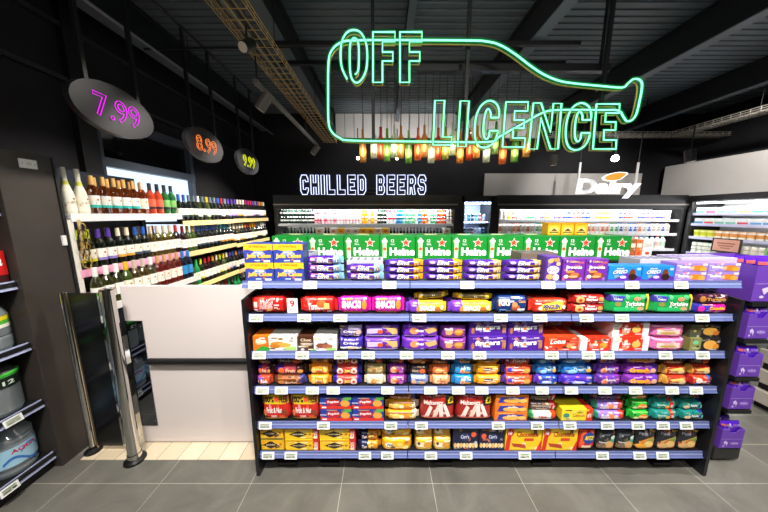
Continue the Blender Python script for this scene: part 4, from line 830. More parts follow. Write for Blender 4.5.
# ================================================================= GATE, POSTS, LOW WALL
gt = thing('gate_panel', 'black swing gate panel with chrome tube edges beside the drinks unit', 'gate', (-2.18, 1.72, 0))
mb = MB(); mb.tube([(0, 0, .02), (0, 0, 1.235)], .019, CHROME, 16); mb.tube([(.032, .005, .03), (.032, .005, 1.23)], .008, M('#a89478', .2, 1.), 10); mb.build('hinge_tube', gt)
mb = MB(); mb.lathe([(0, 0, BLACKP), (.052, 0, BLACKP), (.05, .016, BLACKP), (.024, .03, BLACKP), (.02, .05, CHROME), (.02, .06, CHROME)], 18); mb.build('base_plate', gt)
mb = MB(); mb.box((.042, -.004, .05), (.235, .016, 1.23), M('#0b0b0c', .22), .003); mb.build('panel', gt)
mb = MB(); mb.box((.237, -.008, .05), (.262, .02, 1.23), CHROME, .002); mb.build('edge_trim', gt)
px_ = X(135.5, 1.65, 0)
po = thing('barrier_post', 'thick chrome post at the left end of the white partition', 'post', (px_, 1.65, 0))
mb = MB(); mb.lathe([(0, 0, BLACKP), (.066, 0, BLACKP), (.064, .014, BLACKP), (.044, .026, BLACKP), (.041, .03, CHROME), (.041, .06, CHROME)], 22); mb.build('base_plate', po)
mb = MB(); mb.lathe([(.037, .04, CHROME), (.037, 1.27, CHROME), (.034, 1.282, CHROME), (0, 1.284, CHROME)], 24); mb.build('tube', po)
WP = noisy('white_board', '#d6cbc7', '#dbd1cd', 1.2, .42, .5)
wp = thing('partition', 'white partition board with black bumper rail left of the gondola', 'partition', (-1.86, 1.79, 0))
mb = MB(); mb.box((0, 0, .012), (.985, .03, 1.262), WP, .004); mb.build('board', wp)
rz = W(200, 361.5, 1.77)[1]
mb = MB(); xa = X(149, 1.77, .7)+1.86
mb.tube([(xa, -.018, rz), (xa+.012, -.02, rz), (.985, -.02, rz)], .0235, M('#111113', .35), 12); mb.build('bumper_rail', wp)
x0m = -1.835+.0; x1m = -1.733
mb = MB(); mb.box((x0m+1.86-.02, -.006, .16), (x1m+1.86, -.0015, 1.005), M('#7d7f84', .03, 1.)); mi = mb.build('mirror', wp)
for zz in (.2, .965):
    mb = MB(); mb.tube([(x1m+1.86-.012, -.006, zz), (x1m+1.86-.012, -.008, zz)], .004, STEEL, 8); mb.build('screw', mi)

# ================================================================= WINE WALL
WX = -2.27
ws = thing('wine_shelving', 'long black wall shelving stocked with wine bottles on the left', 'shelving unit', (WX, 1.9, 0))
def wb(mb, name, p=None): return mb.build(name, p or ws, (-WX, -1.9, 0) if p is None else (0, 0, 0))
mb = MB(); mb.box((-2.76, 1.9, 0), (-2.74, 2.98, 2.14), M('#2a303c', .4)); wb(mb, 'back_panel')
mb = MB(); mb.box((-2.76, 2.98, 0), (-2.74, 5.2, 1.42), M('#1e2026', .4)); wb(mb, 'back_panel')
mb = MB(); mb.box((-2.76, 4.08, 1.42), (-2.74, 5.2, 1.95), M('#1e2026', .4)); wb(mb, 'back_panel')
WS = {0: [1.755, 1.335, 1.05, .5], 1: [1.675, 1.318, .90, .5], 2: [1.68, 1.30, .89, .5]}
YB = [1.92, 2.985, 4.03, 5.2]
STRC = {(0, 0): '#efeeee', (0, 1): '#eda6c4', (0, 2): '#e8e4e0', (0, 3): '#e8e4e0'}
for b in range(3):
    for k, s in enumerate(WS[b]):
        ex = .10 if (b, k) == (0, 2) else 0
        mb = MB(); mb.box((-2.74, YB[b]+.004, s-.03), (WX-.004+ex, YB[b+1]-.004, s-.005), BLACKM if b else M('#d8d8d8', .5)); sh = wb(mb, 'shelf')
        c = STRC.get((b, k), ('#e8c98e', '#efdd96')[(b+k) % 2])
        mb = MB(); mb.box((WX-.003+ex, YB[b]+.004, s-.05), (WX+.006+ex, YB[b+1]-.004, s+.008), M(c, .4)); mb.build('price_strip', sh)
    mb = MB(); mb.box((-2.745, YB[b+1]-.02, 0), (-2.70, YB[b+1]+.02, 2.0 if b != 0 else 2.0), BLACKM); wb(mb, 'upright')
mb = MB(); mb.box((WX-.06, 1.90, 0), (WX+.0, 1.935, 1.72), M('#e2ddd2', .5)); wb(mb, 'upright')
# bottle kinds
def wine_mesh(glass, capc, lab, band=None, h=.31, r=.037, style='bordeaux'):
    G = M(glass, .12) if isinstance(glass, str) else glass
    if style == 'champ':
        prof = [(0, 0), (r*1.15, 0), (r*1.2, .02), (r*1.17, .13), (r*1.0, .17), (r*.58, .225), (r*.44, .26)]
        nk, top = .26, .345
    else:
        prof = [(0, 0), (r*.95, 0), (r, .008), (r, .185), (r*.93, .2), (r*.5, .232), (r*.40, .245)]
        nk, top = .235, h
    p = MB(); p.lathe([(a, z, G) for a, z in prof]+[(r*.38, top-.01, G)], 14); body = p.mesh('glass_body')
    p = MB(); c = M(capc, .35); p.lathe([(r*.42, top-.075, c), (r*.44, top-.07, c), (r*.42, top, c), (0, top+.001, c)], 12); cap = p.mesh('capsule')
    if lab:
        p = MB(); L = M(lab, .5); z0, z1 = (.03, .13) if style == 'champ' else (.06, .155)
        rr = lambda z: r*1.17+.001 if style == 'champ' else r+.0008
        p.lathe([(rr(z0), z0, L), (rr(z1)*(.98 if style == 'champ' else 1), z1, L)], 14)
        if style == 'champ':
            for j in range(14):
                a = random.uniform(-1.5, 1.5); zz = random.uniform(.035, .125); w_ = .1; p.add([((r*1.2+.0015)*math.cos(a+w_*q1), (r*1.2+.0015)*math.sin(a+w_*q1), zz+.006*q2) for q1, q2 in ((-1, 0), (0, -1), (1, 0), (0, 1))], [(0, 1, 2, 3)], M(random.choice(('#c8b060', '#a8b870', '#d8a890'))))
        if band: p.lathe([(rr(z0)+.0006, z0, M(band)), (rr(z0)+.0006, z0+.022, M(band))], 14)
        d = M('#b8743a'); vs = []
        for i in range(10):
            a = 2*math.pi*i/10; aa = .22*math.cos(a); vs.append(((rr(.1)+.001)*math.cos(aa), (rr(.1)+.001)*math.sin(aa), .122+.008*math.sin(a)))
        p.add(vs, [list(range(10))], d)
        for zz in (.098, .088): p.add([((rr(zz)+.001)*math.cos(q), (rr(zz)+.001)*math.sin(q), z) for q, z in ((-.4, zz), (.4, zz), (.4, zz+.004), (-.4, zz+.004))], [(0, 1, 2, 3)], M('#7a7068'))
        out = [('glass_body', body), ('label', p.mesh('label')), ('capsule', cap)]
        if style == 'champ':
            p = MB(); p.lathe([(r*.64, .215, M('#c8c83a')), (r*.48, .25, M('#c8c83a'))], 14); out.append(('neck_ring', p.mesh('neck_ring')))
        return out
    return [('glass_body', body), ('capsule', cap)]
ROSE = '#8f5a1c'; DKG = '#0d120c'; WHG = '#7d701f'; RED_ = '#1f0b0e'; PINK = '#b04420'; GRN = '#1f6a34'
KIND = {
 'floral': (wine_mesh('#e9e4d2', '#efe9d8', '#f4efe0', None, .36, .034, 'champ'), 'white floral sparkling wine bottle'),
 'rose': (wine_mesh(glassy('#e0a44c', .2, .25), '#d8a860', '#f2eee6', '#2fb5a8'), 'gold-capped rose wine bottle with white label'),
 'pinkl': (wine_mesh(glassy('#e8a888', .2, .25), '#e8d8c8', '#f4dcc8'), 'pale-capped rose wine bottle'),
 'fruit': (wine_mesh('#a83c22', '#2a2a3a', '#d0583e', '#2a1a1e'), 'orange fruit wine bottle with dark cap'),
 'fruitg': (wine_mesh('#1f5a2a', '#2a3a4a', '#6aa85a', '#16201a'), 'green fruit wine bottle with dark cap'),
 'bluec': (wine_mesh(DKG, '#2a58b0', '#eee8dc', '#3a4a5a'), 'blue-capped dark wine bottle'),
 'greyc': (wine_mesh(DKG, '#6a7480', '#eee8dc', '#2a3a2a'), 'grey-capped dark wine bottle'),
 'limec': (wine_mesh(glassy('#9aa438', .2, .25), '#b8c81e', '#f2ecd8', '#d8cc2a'), 'lime-capped green wine bottle'),
 'purc': (wine_mesh(DKG, '#5a3aa0', '#f0ece6', '#8a7ac0'), 'purple-capped dark wine bottle'),
 'cremc': (wine_mesh(DKG, '#e8dcc0', '#f0ece0', '#e0a040'), 'cream-capped dark wine bottle'),
 'silv': (wine_mesh(glassy('#cfc070', .2, .25), '#c8bca8', '#f2eee0'), 'golden white wine bottle with beige cap'),
 'redc': (wine_mesh(RED_, '#b8202a', '#f0ece6'), 'red-capped dark wine bottle'),
 'yelc': (wine_mesh('#3a4a1c', '#e0b81e', '#f0ecd6'), 'yellow-capped green wine bottle'),
 'whitec': (wine_mesh(glassy('#b4b878', .2, .25), '#f0eee8', '#f2f0e6'), 'white-capped pale wine bottle'),
 'corkr': (wine_mesh(glassy('#e0784a', .2, .25), '#c89a68', '#f4e4d8'), 'cork-topped pink wine bottle'),
 'navyl': (wine_mesh('#101828', '#2a7ac8', '#2a8ac8'), 'blue-labelled wine bottle'),
 'orgc': (wine_mesh('#1a1614', '#d8842a', '#f4ece0'), 'orange-capped dark wine bottle'),
 'tealc': (wine_mesh('#0f1a16', '#1f8a9a', '#f0ece0', '#c88a3a'), 'teal-capped dark wine bottle'),
 'magc': (wine_mesh('#1a1014', '#a8286a', '#f2e8e4'), 'magenta-capped dark wine bottle'),
 'greenb': (wine_mesh('#1f8a4a', '#2fae5a', '#e8f0dc'), 'bright green bottle'),
}
SEQ = {
 (0, 0): ['floral', 'floral', 'rose', 'rose', 'rose', 'rose', 'rose', 'pinkl', 'fruit', 'fruit', 'fruitg', 'fruitg'],
 (0, 1): ['limec', 'limec', 'purc', 'purc', 'cremc', 'cremc', 'bluec', 'bluec', 'silv', 'silv', 'silv', 'silv', 'redc'],
 (0, 2): ['whitec', 'whitec', 'whitec', 'yelc', 'silv', 'silv', 'whitec', 'corkr', 'corkr', 'corkr', 'corkr', 'navyl', 'navyl'],
 (1, 0): ['bluec', 'bluec', 'greyc', 'greyc', 'whitec', 'greyc', 'yelc', 'greyc', 'greyc', 'bluec', 'redc', 'greyc', 'purc'],
 (1, 1): ['redc', 'yelc', 'yelc', 'bluec', 'bluec', 'bluec', 'bluec', 'bluec', 'greyc', 'tealc', 'tealc', 'tealc', 'cremc'],
 (1, 2): ['navyl', 'yelc', 'greenb', 'limec', 'redc', 'redc', 'orgc', 'silv', 'limec', 'yelc', 'cremc', 'purc', 'bluec'],
 (2, 0): ['purc', 'purc', 'cremc', 'cremc', 'whitec', 'magc', 'magc', 'redc', 'purc', 'greyc', 'purc', 'orgc', 'orgc', 'cremc'],
 (2, 1): ['cremc', 'silv', 'cremc', 'cremc', 'orgc', 'redc', 'orgc', 'yelc', 'orgc', 'greyc', 'greyc', 'cremc', 'whitec', 'greyc'],
 (2, 2): ['orgc', 'bluec', 'purc', 'yelc', 'greyc', 'redc', 'tealc', 'greyc', 'cremc', 'yelc', 'greenb', 'greyc', 'cremc', 'whitec'],
 (1, 3): ['greenb']*4+['greyc', 'bluec', 'cremc', 'yelc', 'greyc', 'redc', 'greenb', 'greyc', 'greenb'],
 (2, 3): ['greenb', 'greyc', 'cremc', 'greyc', 'yelc', 'redc', 'greyc', 'greenb', 'greenb', 'cremc', 'greyc', 'yelc', 'greyc', 'cremc'],
}
PROTO = {}
RN = ['top', 'second', 'third', 'lowest']
cnt = {}
for (b, k) in sorted(SEQ, key=lambda t: (t[1], t[0])):
    seq = SEQ[(b, k)]; y0 = YB[b]+(.055 if b == 0 else .05); pit = (YB[b+1]-.045-y0)/(len(seq)-1)
    for i, kd in enumerate(seq):
        parts, dsc = KIND[kd]; cnt[k] = cnt.get(k, 0)+1
        loc = (WX-.055+(.103 if (b, k) == (0, 2) else 0), y0+pit*i, WS[b][k]-.0045); lab = '%s, %s from near end, %s wine shelf' % (dsc, ordw(cnt[k]), RN[k])
        if kd not in PROTO:
            PROTO[kd] = multi('wine_bottle', parts, lab, 'bottle', loc, random.uniform(-.25, .25), 'wine bottles on the wall shelving')
        else: copy_thing(PROTO[kd], loc, lab, (0, 0, random.uniform(-.25, .25)))
# second rank on the near top and middle shelves
for k, seq in ((0, ['rose']*6), (1, ['limec', 'purc', 'cremc', 'silv', 'silv', 'redc'])):
    for i, kd in enumerate(seq):
        copy_thing(PROTO[kd], (WX-.15, 2.26+.105*i if k == 0 else 2.0+.15*i, WS[0][k]-.0045), '%s, %s in the rear row, %s wine shelf' % (KIND[kd][1], ordw(i+1), RN[k]), (0, 0, 0))
# clip strip of wire corkscrews at the near end
cs = thing('clip_strip', 'hanging strip of golden wire holders at the near end of the wine shelves', 'clip strip', (WX+.0065, 1.965, 1.72))
mb = MB(); mb.box((0, -.012, -.3), (.002, .012, 0), M('#c8b490', .5)); mb.build('strip', cs)
for i, c in enumerate(('#c8a858', '#221a18', '#c8a858', '#b89040', '#221a18', '#c8a858')):
    mb = MB(); zc_ = -.07-.05*i; R = .032
    mb.tube([(.014+.008*math.sin(t*3), R*math.cos(t)*(.7+.3*(i % 2)), zc_+R*1.5*math.sin(t)) for t in [2*math.pi*j/20 for j in range(20)]], .0035, M(c, .3, .7), 6, closed=True)
    mb.build('wire_holder', cs)

# ================================================================= PRICE DISCS
def outline_text(mb, s, bold, to3, r, m, n=6):
    _v, _f, loops = text2d(s, bold)
    for lp in loops:
        pts = [to3(*p) for p in lp]; mb.tube(pts, r, m, n, closed=True)
for i, (txt, yc, col, lab) in enumerate((('7.99', 1.995, '#d420d8', 'magenta'), ('8.99', 2.935, '#f08040', 'orange'), ('9.99', 3.82, '#d8e020', 'yellow'))):
    t = thing('price_disc', 'oval hanging sign with a glowing %s price above the wine' % lab, 'sign', (-1.9, yc, 2.475), group='oval price signs above the wine')
    n = 40; a_, b_ = .292, .166; mb = MB(); D = M('#18171a', .4); E = M('#24272b', .35)
    for (x_, m_) in ((.02, D), (-.02, D)):
        vs = [(x_, a_*math.cos(2*math.pi*k/n), b_*math.sin(2*math.pi*k/n)) for k in range(n)]; mb.add(vs, [list(range(n)) if x_ > 0 else list(range(n))[::-1]], m_)
    vs = [(s_, a_*math.cos(2*math.pi*k/n), b_*math.sin(2*math.pi*k/n)) for s_ in (-.02, .02) for k in range(n)]
    mb.add(vs, [(k, (k+1) % n, n+(k+1) % n, n+k) for k in range(n)], E, True); mb.build('disc', t)
    mb = MB(); outline_text(mb, txt, .0, lambda u, v: (.027, -.16+.32*u, -.072+.145*v), .0026, emis(col, 1.7)); mb.build('neon_price', t)
    for dy in (-.17, .19):
        mb = MB(); mb.box((-.012, dy-.012, b_*math.sqrt(1-(dy/a_)**2)-.01), (.012, dy+.012, .998), BLACKM); mb.build('hanging_pole', t)
mb = MB(); mb.tube([(-1.9, 1.5, 3.49), (-1.9, 4.4, 3.49)], .016, BLACKM, 8); tag(mb.build('support_rail'), 'black rail carrying the oval price signs under the ceiling', 'rail')
mb = MB(); mb.tube([(-2.5, 3.05, 3.46), (-.98, 3.05, 3.48)], .012, BLACKM, 8); tag(mb.build('ceiling_rod'), 'thin black rod crossing under the ceiling left of the cable tray', 'rod')
mb = MB(); mb.tube([(-2.35, NY, 3.42), (-2.35, 5.9, 3.42)], .014, M('#8c8c90', .4, .5), 8)
for yy in (.5, 2., 3.5, 5.): mb.tube([(-2.35, yy, 3.42), (-2.35, yy, CH+.01)], .005, BLACKM, 6)
tag(mb.build('conduit_pipe'), 'grey conduit running along the ceiling over the wine wall', 'pipe')

# ================================================================= NEON SIGN
SY = 2.5
def s3d(u, v, Y=SY): x, z = W(u, v, Y); return (x, Y, z)
def smooth(pts, k=5, closed=False):
    out = []; n = len(pts); rng = n if closed else n-1
    for i in range(rng):
        p0 = pts[(i-1) % n] if (closed or i > 0) else pts[0]; p1 = pts[i]; p2 = pts[(i+1) % n]; p3 = pts[(i+2) % n] if (closed or i+2 < n) else pts[-1]
        for j in range(k):
            t = j/k; out.append(tuple(.5*((2*b)+(-a+c)*t+(2*a-5*b+4*c-d)*t*t+(-a+3*b-3*c+d)*t**3) for a, b, c, d in zip(p0, p1, p2, p3)))
    if not closed: out.append(pts[-1])
    return out
NG = emis('#8dffcc', 3.2); NGG = glow('#08c862', .55, .66); RAIL_LIT = M('#f0b868', .35, .5)  # the rail's gold is warm lamp light put into its colour
sg = thing('neon_sign', 'green neon sign of two words inside a lying wine bottle outline', 'neon sign', (s3d(480, 90)[0], SY, s3d(480, 90)[2]))
go = Vector(sg.location)
def sb(mb, name): return mb.build(name, sg, -go)
def neon(pts, name, closed=False, r=.0085, back=True):
    mb = MB()
    for r_, m_ in ((r*.8, NG), (r*2.1, NGG)): mb.tube([s3d(*p) for p in pts], r_, m_, 8, closed=closed)  # the wider sleeve paints the green glow around the core
    o = sb(mb, name)
    if back:
        mb = MB(); mb.tube([(s3d(*p)[0], SY+.045, s3d(*p)[2]-.006) for p in pts], r*.8, RAIL_LIT, 6, closed=closed); mb.build('backing_rail', o)
    return o
bo = smooth([(340,138),(352,140.5),(420,141.5),(487,142),(499,137),(511,130),(525.4,122.3),(543,112.6),(558,110),(600,110),(618,110.5),(623.5,117),(626.7,121),(632,120),(636.4,113.7),(639.6,100.8),(641.7,90),(641.7,82.6),(638.5,79.3),(633,79.3),(627.8,83.6),(622,87.5),(599,85.8),(573,83.2),(558,80.4),(543,74),(530,65.4),(515,54),(500,45),(487,41.5),(470,40.5),(400,40),(352,40.5),(340,43),(332,50),(328.5,62),(328,95),(328.5,122),(332,132)], 5, True)
neon(bo, 'bottle_outline', True, .009)
def poly(pts, name): return neon(pts, name, True)
O = smooth([(347,79),(342,68),(340.5,55),(342,41),(347,32.5),(354,30),(361,33),(366,43),(367.3,56),(366,70),(361.5,79.5),(356.5,82.7),(352,79),(350,70),(349.7,55),(350,45),(352,39.5),(354.5,38),(357.3,40),(358.7,47),(358.7,65),(357.5,72),(355,74.5)], 5)
neon(O, 'letter')
def Fp(x0, w): return [(x0,32),(x0+w,32),(x0+w,41.5),(x0+.43*w,41.5),(x0+.43*w,52),(x0+.9*w,52),(x0+.9*w,61),(x0+.43*w,61),(x0+.43*w,82.3),(x0,82.3)]
poly(Fp(373, 22), 'letter'); poly(Fp(400, 22), 'letter')
def sl(pts, k=-.06): return [(x+k*(y-124), y) for x, y in pts]
poly([(435,100.5),(444.6,100.5),(442.5,137),(451.8,137),(451.3,145),(433,145)], 'letter')
poly([(460.4,101),(469,101),(466,146.5),(457.6,146.5)], 'letter')
def Cp(x0, x1, y0, y1):
    w = x1-x0; h = y1-y0; f = lambda u, v: (x0+u*w-.05*(v-.5)*h, y0+v*h)
    out = smooth([f(.98,.36),(f(.98,.22)),f(.86,.07),f(.58,.0),f(.28,.07),f(.08,.25),f(.0,.5),f(.03,.78),f(.18,.95),f(.45,1.0),f(.75,.93),f(.92,.78),f(.97,.64)], 4)
    inn = smooth([f(.62,.64),f(.60,.76),f(.50,.82),f(.40,.76),f(.36,.6),f(.37,.4),f(.44,.22),f(.54,.18),f(.63,.26),f(.64,.36)], 4)
    return out+inn
def Ep(x0, x1, y0, y1):
    w = x1-x0; h = y1-y0; f = lambda u, v: (x0+u*w-.05*(v-.5)*h, y0+v*h)
    return [f(*p) for p in ((.06,0),(1,0),(1,.2),(.45,.2),(.45,.4),(.88,.4),(.88,.58),(.42,.58),(.42,.8),(.94,.8),(.94,1),(.0,1))]
poly(Cp(475, 499, 100.7, 147.6), 'letter'); poly(Ep(503.5, 527, 102, 147), 'letter')
poly([(533.5,103),(541,103),(550.5,132),(553.5,103.5),(561.5,103.5),(558,149),(550.5,149),(541,118),(537,149),(528.5,149)], 'letter')
poly(Cp(566, 591, 103, 150), 'letter'); poly(Ep(594, 618.5, 104, 149), 'letter')
for u in (373, 467, 605):
    x, _ = W(u, 70, 2.6); mb = MB(); mb.box((x-.015, 2.585, W(u, 141 if u < 600 else 112, 2.6)[1]), (x+.015, 2.615, CH), BLACKM); sb(mb, 'support_pole')
for (u, v) in ((373, 40.3), (467, 40.5), (605, 86), (373, 140.8), (467, 141.8)):
    x, z = W(u, v, 2.5); mb = MB(); mb.tube([(x, 2.53, z), (x, 2.6, z)], .006, STEEL, 6); sb(mb, 'standoff')

# ================================================================= BOTTLE PENDANTS
xa, za = W(332, 69, 2.82); xb, _ = W(608, 69, 2.82)
rl = thing('pendant_rail', 'long black bar under the ceiling that carries the bottle lamps', 'rail', (xa, 2.82, za))
mb = MB(); mb.box((0, -.035, -.03), (xb-xa, .035, .03), BLACKM, .002); mb.build('bar', rl)
for u in (373, 467, 600):
    x, _ = W(u, 69, 2.82); mb = MB(); mb.box((x-xa-.01, -.01, .03), (x-xa+.01, .01, CH-za), BLACKM); mb.build('hanger', rl)
PB = [(363,162,'amber'),(374,158,'clear'),(380.6,159,'red'),(387,161,'green'),(394,157.5,'clear'),(400.8,158,'amber'),(408.4,163,'green'),(417.7,160,'orange'),(424,157,'amber'),(431,163,'clear'),(437.5,160,'red'),(445,159,'lime'),(452,155,'clear'),(459.7,163,'amber'),(469,160,'red'),(476,158,'amber'),(486,162,'clear'),(494.5,154,'green'),(502,164,'orange'),(514,162,'green'),(526,157,'amber')]
PC = {'amber': '#ffbe60', 'clear': '#eaffee', 'red': '#ee6440', 'green': '#9fe070', 'orange': '#ff8f50', 'lime': '#dcea70'}
R = .034; prof = [(R, 0), (R, .17), (R*.92, .19), (R*.5, .222), (R*.38, .24), (R*.38, .31)]
BM = {}
for k, c in PC.items():
    p = MB(); p.lathe([(a, z, glassy(c, .12, .45)) for a, z in prof], 18); BM[k] = p.mesh('bottle_shell')
p = MB(); p.lathe([(0, .055, emis('#ffe6c0', 12)), (.011, .06, emis('#ffe6c0', 12)), (.016, .085, emis('#ffe6c0', 12)), (.012, .115, emis('#ffe6c0', 12)), (.008, .13, M('#b08a40', .3, .8)), (.008, .17, M('#b08a40', .3, .8))], 10); BULB = p.mesh('bulb')
seen = {}
for i, (u, v, c) in enumerate(PB):
    Y = 2.82+(-.024, .0, .024)[i % 3]
    x, z = W(u, v, Y)
    t = thing('bottle_lamp', '%s glass bottle lamp, %s from left under the neon bottle' % (c, ordw(i+1)), 'lamp', (x, Y, z), group='hanging bottle lamps')
    place(BM[c], 'bottle_shell', t); place(BULB, 'bulb', t)
    mb = MB(); mb.tube([(0, 0, .17), (0, 0, za-.03-z)], .0028, BLACKM, 6); mb.build('cord', t)

# ================================================================= CEILING SERVICES
GALV_LIT = M('#d6b476', .35, .35); GALV2 = M('#b4aea2', .35, .4)  # left tray's golden tint is warm lamp light put into the metal colour
def cable_tray(x0, x1, y0, y1, z, name, label, mat, along='y'):
    mb = MB(); w = x1-x0; nw = 5
    for i in range(nw):
        x = x0+w*i/(nw-1); mb.tube([(x, y0, z), (x, y1, z)], .004, mat, 6)
    for x in (x0, x1):
        for dz in (.03, .06): mb.tube([(x, y0, z+dz), (x, y1, z+dz)], .004, mat, 6)
    y = y0
    while y < y1:
        mb.tube([(x0, y, z+.06), (x0, y, z), (x1, y, z), (x1, y, z+.06)], .004, mat, 6); y += .11
    for k in range(3): mb.tube([(x0+.05+.05*k, y0, z+.018), (x0+.05+.05*k, y1, z+.018)], .012, M(('#1a1a1c', '#8a8478', '#2a2622')[k], .5), 8)
    for y in (1.2, 2.6, 4.0, 5.4):
        for x in (x0, x1): mb.tube([(x, y, z), (x, y, CH+.01)], .004, BLACKM, 6)
    tag(mb.build(name), label, 'cable tray')
cable_tray(-1.22, -.97, .8, 5.7, 3.2, 'cable_tray', 'wire basket cable tray running back along the left ceiling', GALV_LIT)
cable_tray(5.32, 5.57, .8, 5.22, 3.2, 'cable_tray', 'wire basket cable tray running back along the right ceiling', GALV2)
mb = MB()
for yy in (5.3, 5.36, 5.42, 5.48): mb.tube([(3.2, yy, 3.24), (6.6, yy, 3.24)], .005, GALV2, 6)
for yy in (5.3, 5.48):
    for zz in (3.27, 3.30): mb.tube([(3.2, yy, zz), (6.6, yy, zz)], .005, GALV2, 6)
x = 3.2
while x < 6.6: mb.tube([(x, 5.3, 3.30), (x, 5.3, 3.24), (x, 5.48, 3.24), (x, 5.48, 3.30)], .005, GALV2, 6); x += .12
for xx in (3.4, 4.8, 6.2): mb.tube([(xx, 5.39, 3.24), (xx, 5.39, CH+.01)], .004, BLACKM, 6)
tag(mb.build('cable_tray'), 'wire basket cable tray crossing in front of the dairy wall', 'cable tray')
for (x0, x1, yy, zz, nm) in ((X(275, 3.0, 3.5), X(580, 3.0, 3.5), 3.0, 3.48, 'nearer'), (X(280, 3.35, 3.5), X(565, 3.35, 3.5), 3.35, 3.48, 'farther')):
    mb = MB(); mb.box((x0, yy-.02, zz-.02), (x1, yy+.02, zz+.018), BLACKM); tag(mb.build('ceiling_bar'), '%s of the two black bars crossing under the ceiling behind the neon' % nm, 'bar', 'black ceiling bars')
# track with spots
tr = thing('light_track', 'grey light track hanging left of the neon sign', 'light track', (-1.18, 2.62, 2.96))
mb = MB(); mb.box((-.02, 0, -.018), (.02, 2.3, .018), M('#77736e', .4), .002); mb.build('track', tr)
for yy in (.05, 1.6):
    mb = MB(); mb.tube([(0, yy, .018), (.0, yy, .228)], .008, BLACKM, 6); mb.build('hanger', tr)
def spot_head(loc, aim, label, mat, lit=False, r=.05, L=.17, stem=.07):
    d = (Vector(aim)-Vector(loc)).normalized(); t = thing('spotlight', label, 'spotlight', loc, group='ceiling spotlights')
    mb = MB(); mb.tube([-d*L*.5, d*L*.5], r, mat, 16); mb.build('housing', t)
    mb = MB(); q = d*L*.5; mb.tube([q+d*.0005, q+d*.003], r*.86, emis('#fff1d8', 30) if lit else M('#e0d6c4', .3), 16); mb.build('lens', t)
    mb = MB(); mb.tube([(0, 0, .03), (0, 0, stem)], .008, BLACKM, 6); mb.build('stem', t)
    return t
GREYS = M('#6f675f', .4)
spot_head((-1.18, 2.80, 2.85), (-2.3, 2.7, 1.2), 'grey spotlight at the near end of the left track, aimed at the wine', GREYS, stem=.092)
spot_head((-1.18, 4.75, 2.85), (-2.4, 4.6, 1.2), 'grey spotlight at the far end of the left track', GREYS, stem=.092)
spot_head((-1.06, 2.27, 3.05), (-1.3, 1.2, 2.2), 'black round spotlight under the left cable tray', M('#1a1a1a', .4), r=.042, L=.13, stem=.14)
x, z = W(615, 158, 4.6); spot_head((x, 4.6, z), (0.2, 0, 1.4), 'bright lit spotlight above the dairy letters', BLACKM, True, .06, stem=.4)
x, z = W(358, 158, 4.9); spot_head((x, 4.9, z), (.0, 0, 1.6), 'small lit spotlight above the beer letters, left', BLACKM, True, .03, .12, stem=.5)
x, z = W(397, 158.5, 4.9); spot_head((x, 4.9, z), (.0, 0, 1.6), 'small lit spotlight above the beer letters, right', BLACKM, True, .022, .12, stem=.5)
x, z = W(554, 160, 4.6); spot_head((x, 4.6, z), (x, 4.7, 0), 'grey spotlight pointing down left of the dairy letters', GREYS, stem=.5)
x, z = W(690, 156, 4.0); spot_head((x, 4.0, z), (x+.1, 3.6, 0), 'dark spotlight in front of the right pale board', M('#3a3a3c', .4), False, .06, .17, stem=.4)

# ================================================================= WALL LETTERING
def wallneon(txt, x0, x1, z0, z1, Y, gap=.1):
    return None
xa, z0 = W(301, 194.5, 5.9); xb, z1 = W(426, 175, 5.9)
nb = thing('neon_lettering', 'white neon double-line lettering on the dark wall above the beer fridge', 'neon sign', (xa, 5.9, z0))
SG = {  # stroke outlines on a unit cell
 'C': [[(1,.66),(1,.8),(.8,1),(.2,1),(0,.8),(0,.2),(.2,0),(.8,0),(1,.2),(1,.34),(.66,.34),(.66,.26),(.34,.26),(.34,.74),(.66,.74),(.66,.66)]],
 'H': [[(0,0),(0,1),(.34,1),(.34,.6),(.66,.6),(.66,1),(1,1),(1,0),(.66,0),(.66,.38),(.34,.38),(.34,0)]],
 'I': [[(0,0),(0,1),(1,1),(1,0)]],
 'L': [[(0,0),(0,1),(.34,1),(.34,.24),(1,.24),(1,0)]],
 'E': [[(0,0),(0,1),(1,1),(1,.78),(.34,.78),(.34,.61),(.86,.61),(.86,.4),(.34,.4),(.34,.22),(1,.22),(1,0)]],
 'D': [[(0,0),(0,1),(.72,1),(1,.8),(1,.2),(.72,0)],[(.34,.22),(.34,.78),(.6,.78),(.68,.7),(.68,.3),(.6,.22)]],
 'B': [[(0,0),(0,1),(.75,1),(.95,.86),(.95,.62),(.82,.5),(1,.38),(1,.14),(.8,0)],[(.34,.6),(.34,.8),(.6,.8),(.6,.6)],[(.34,.2),(.34,.42),(.64,.42),(.64,.2)]],
 'R': [[(0,0),(0,1),(.75,1),(1,.84),(1,.56),(.8,.44),(1,0),(.66,0),(.5,.38),(.34,.38),(.34,0)],[(.34,.58),(.34,.8),(.6,.8),(.66,.74),(.66,.64),(.6,.58)]],
 'S': [[(0,.2),(.2,0),(.8,0),(1,.2),(1,.45),(.8,.6),(.34,.64),(.34,.78),(.66,.78),(.66,.7),(1,.7),(1,.82),(.8,1),(.2,1),(0,.82),(0,.58),(.2,.42),(.66,.38),(.66,.22),(.34,.22),(.34,.32),(0,.32)]]}
wid = {'I': .42, ' ': .75}
tot = sum(wid.get(c, 1)+.34 for c in 'CHILLED BEERS'); un_ = (xb-xa)/(tot-.34); cx = 0
WN = emis('#dfe6ff', 3.0); WG = glow('#6f8cff', .32, .72)  # second material paints the bluish glow around the white tubes
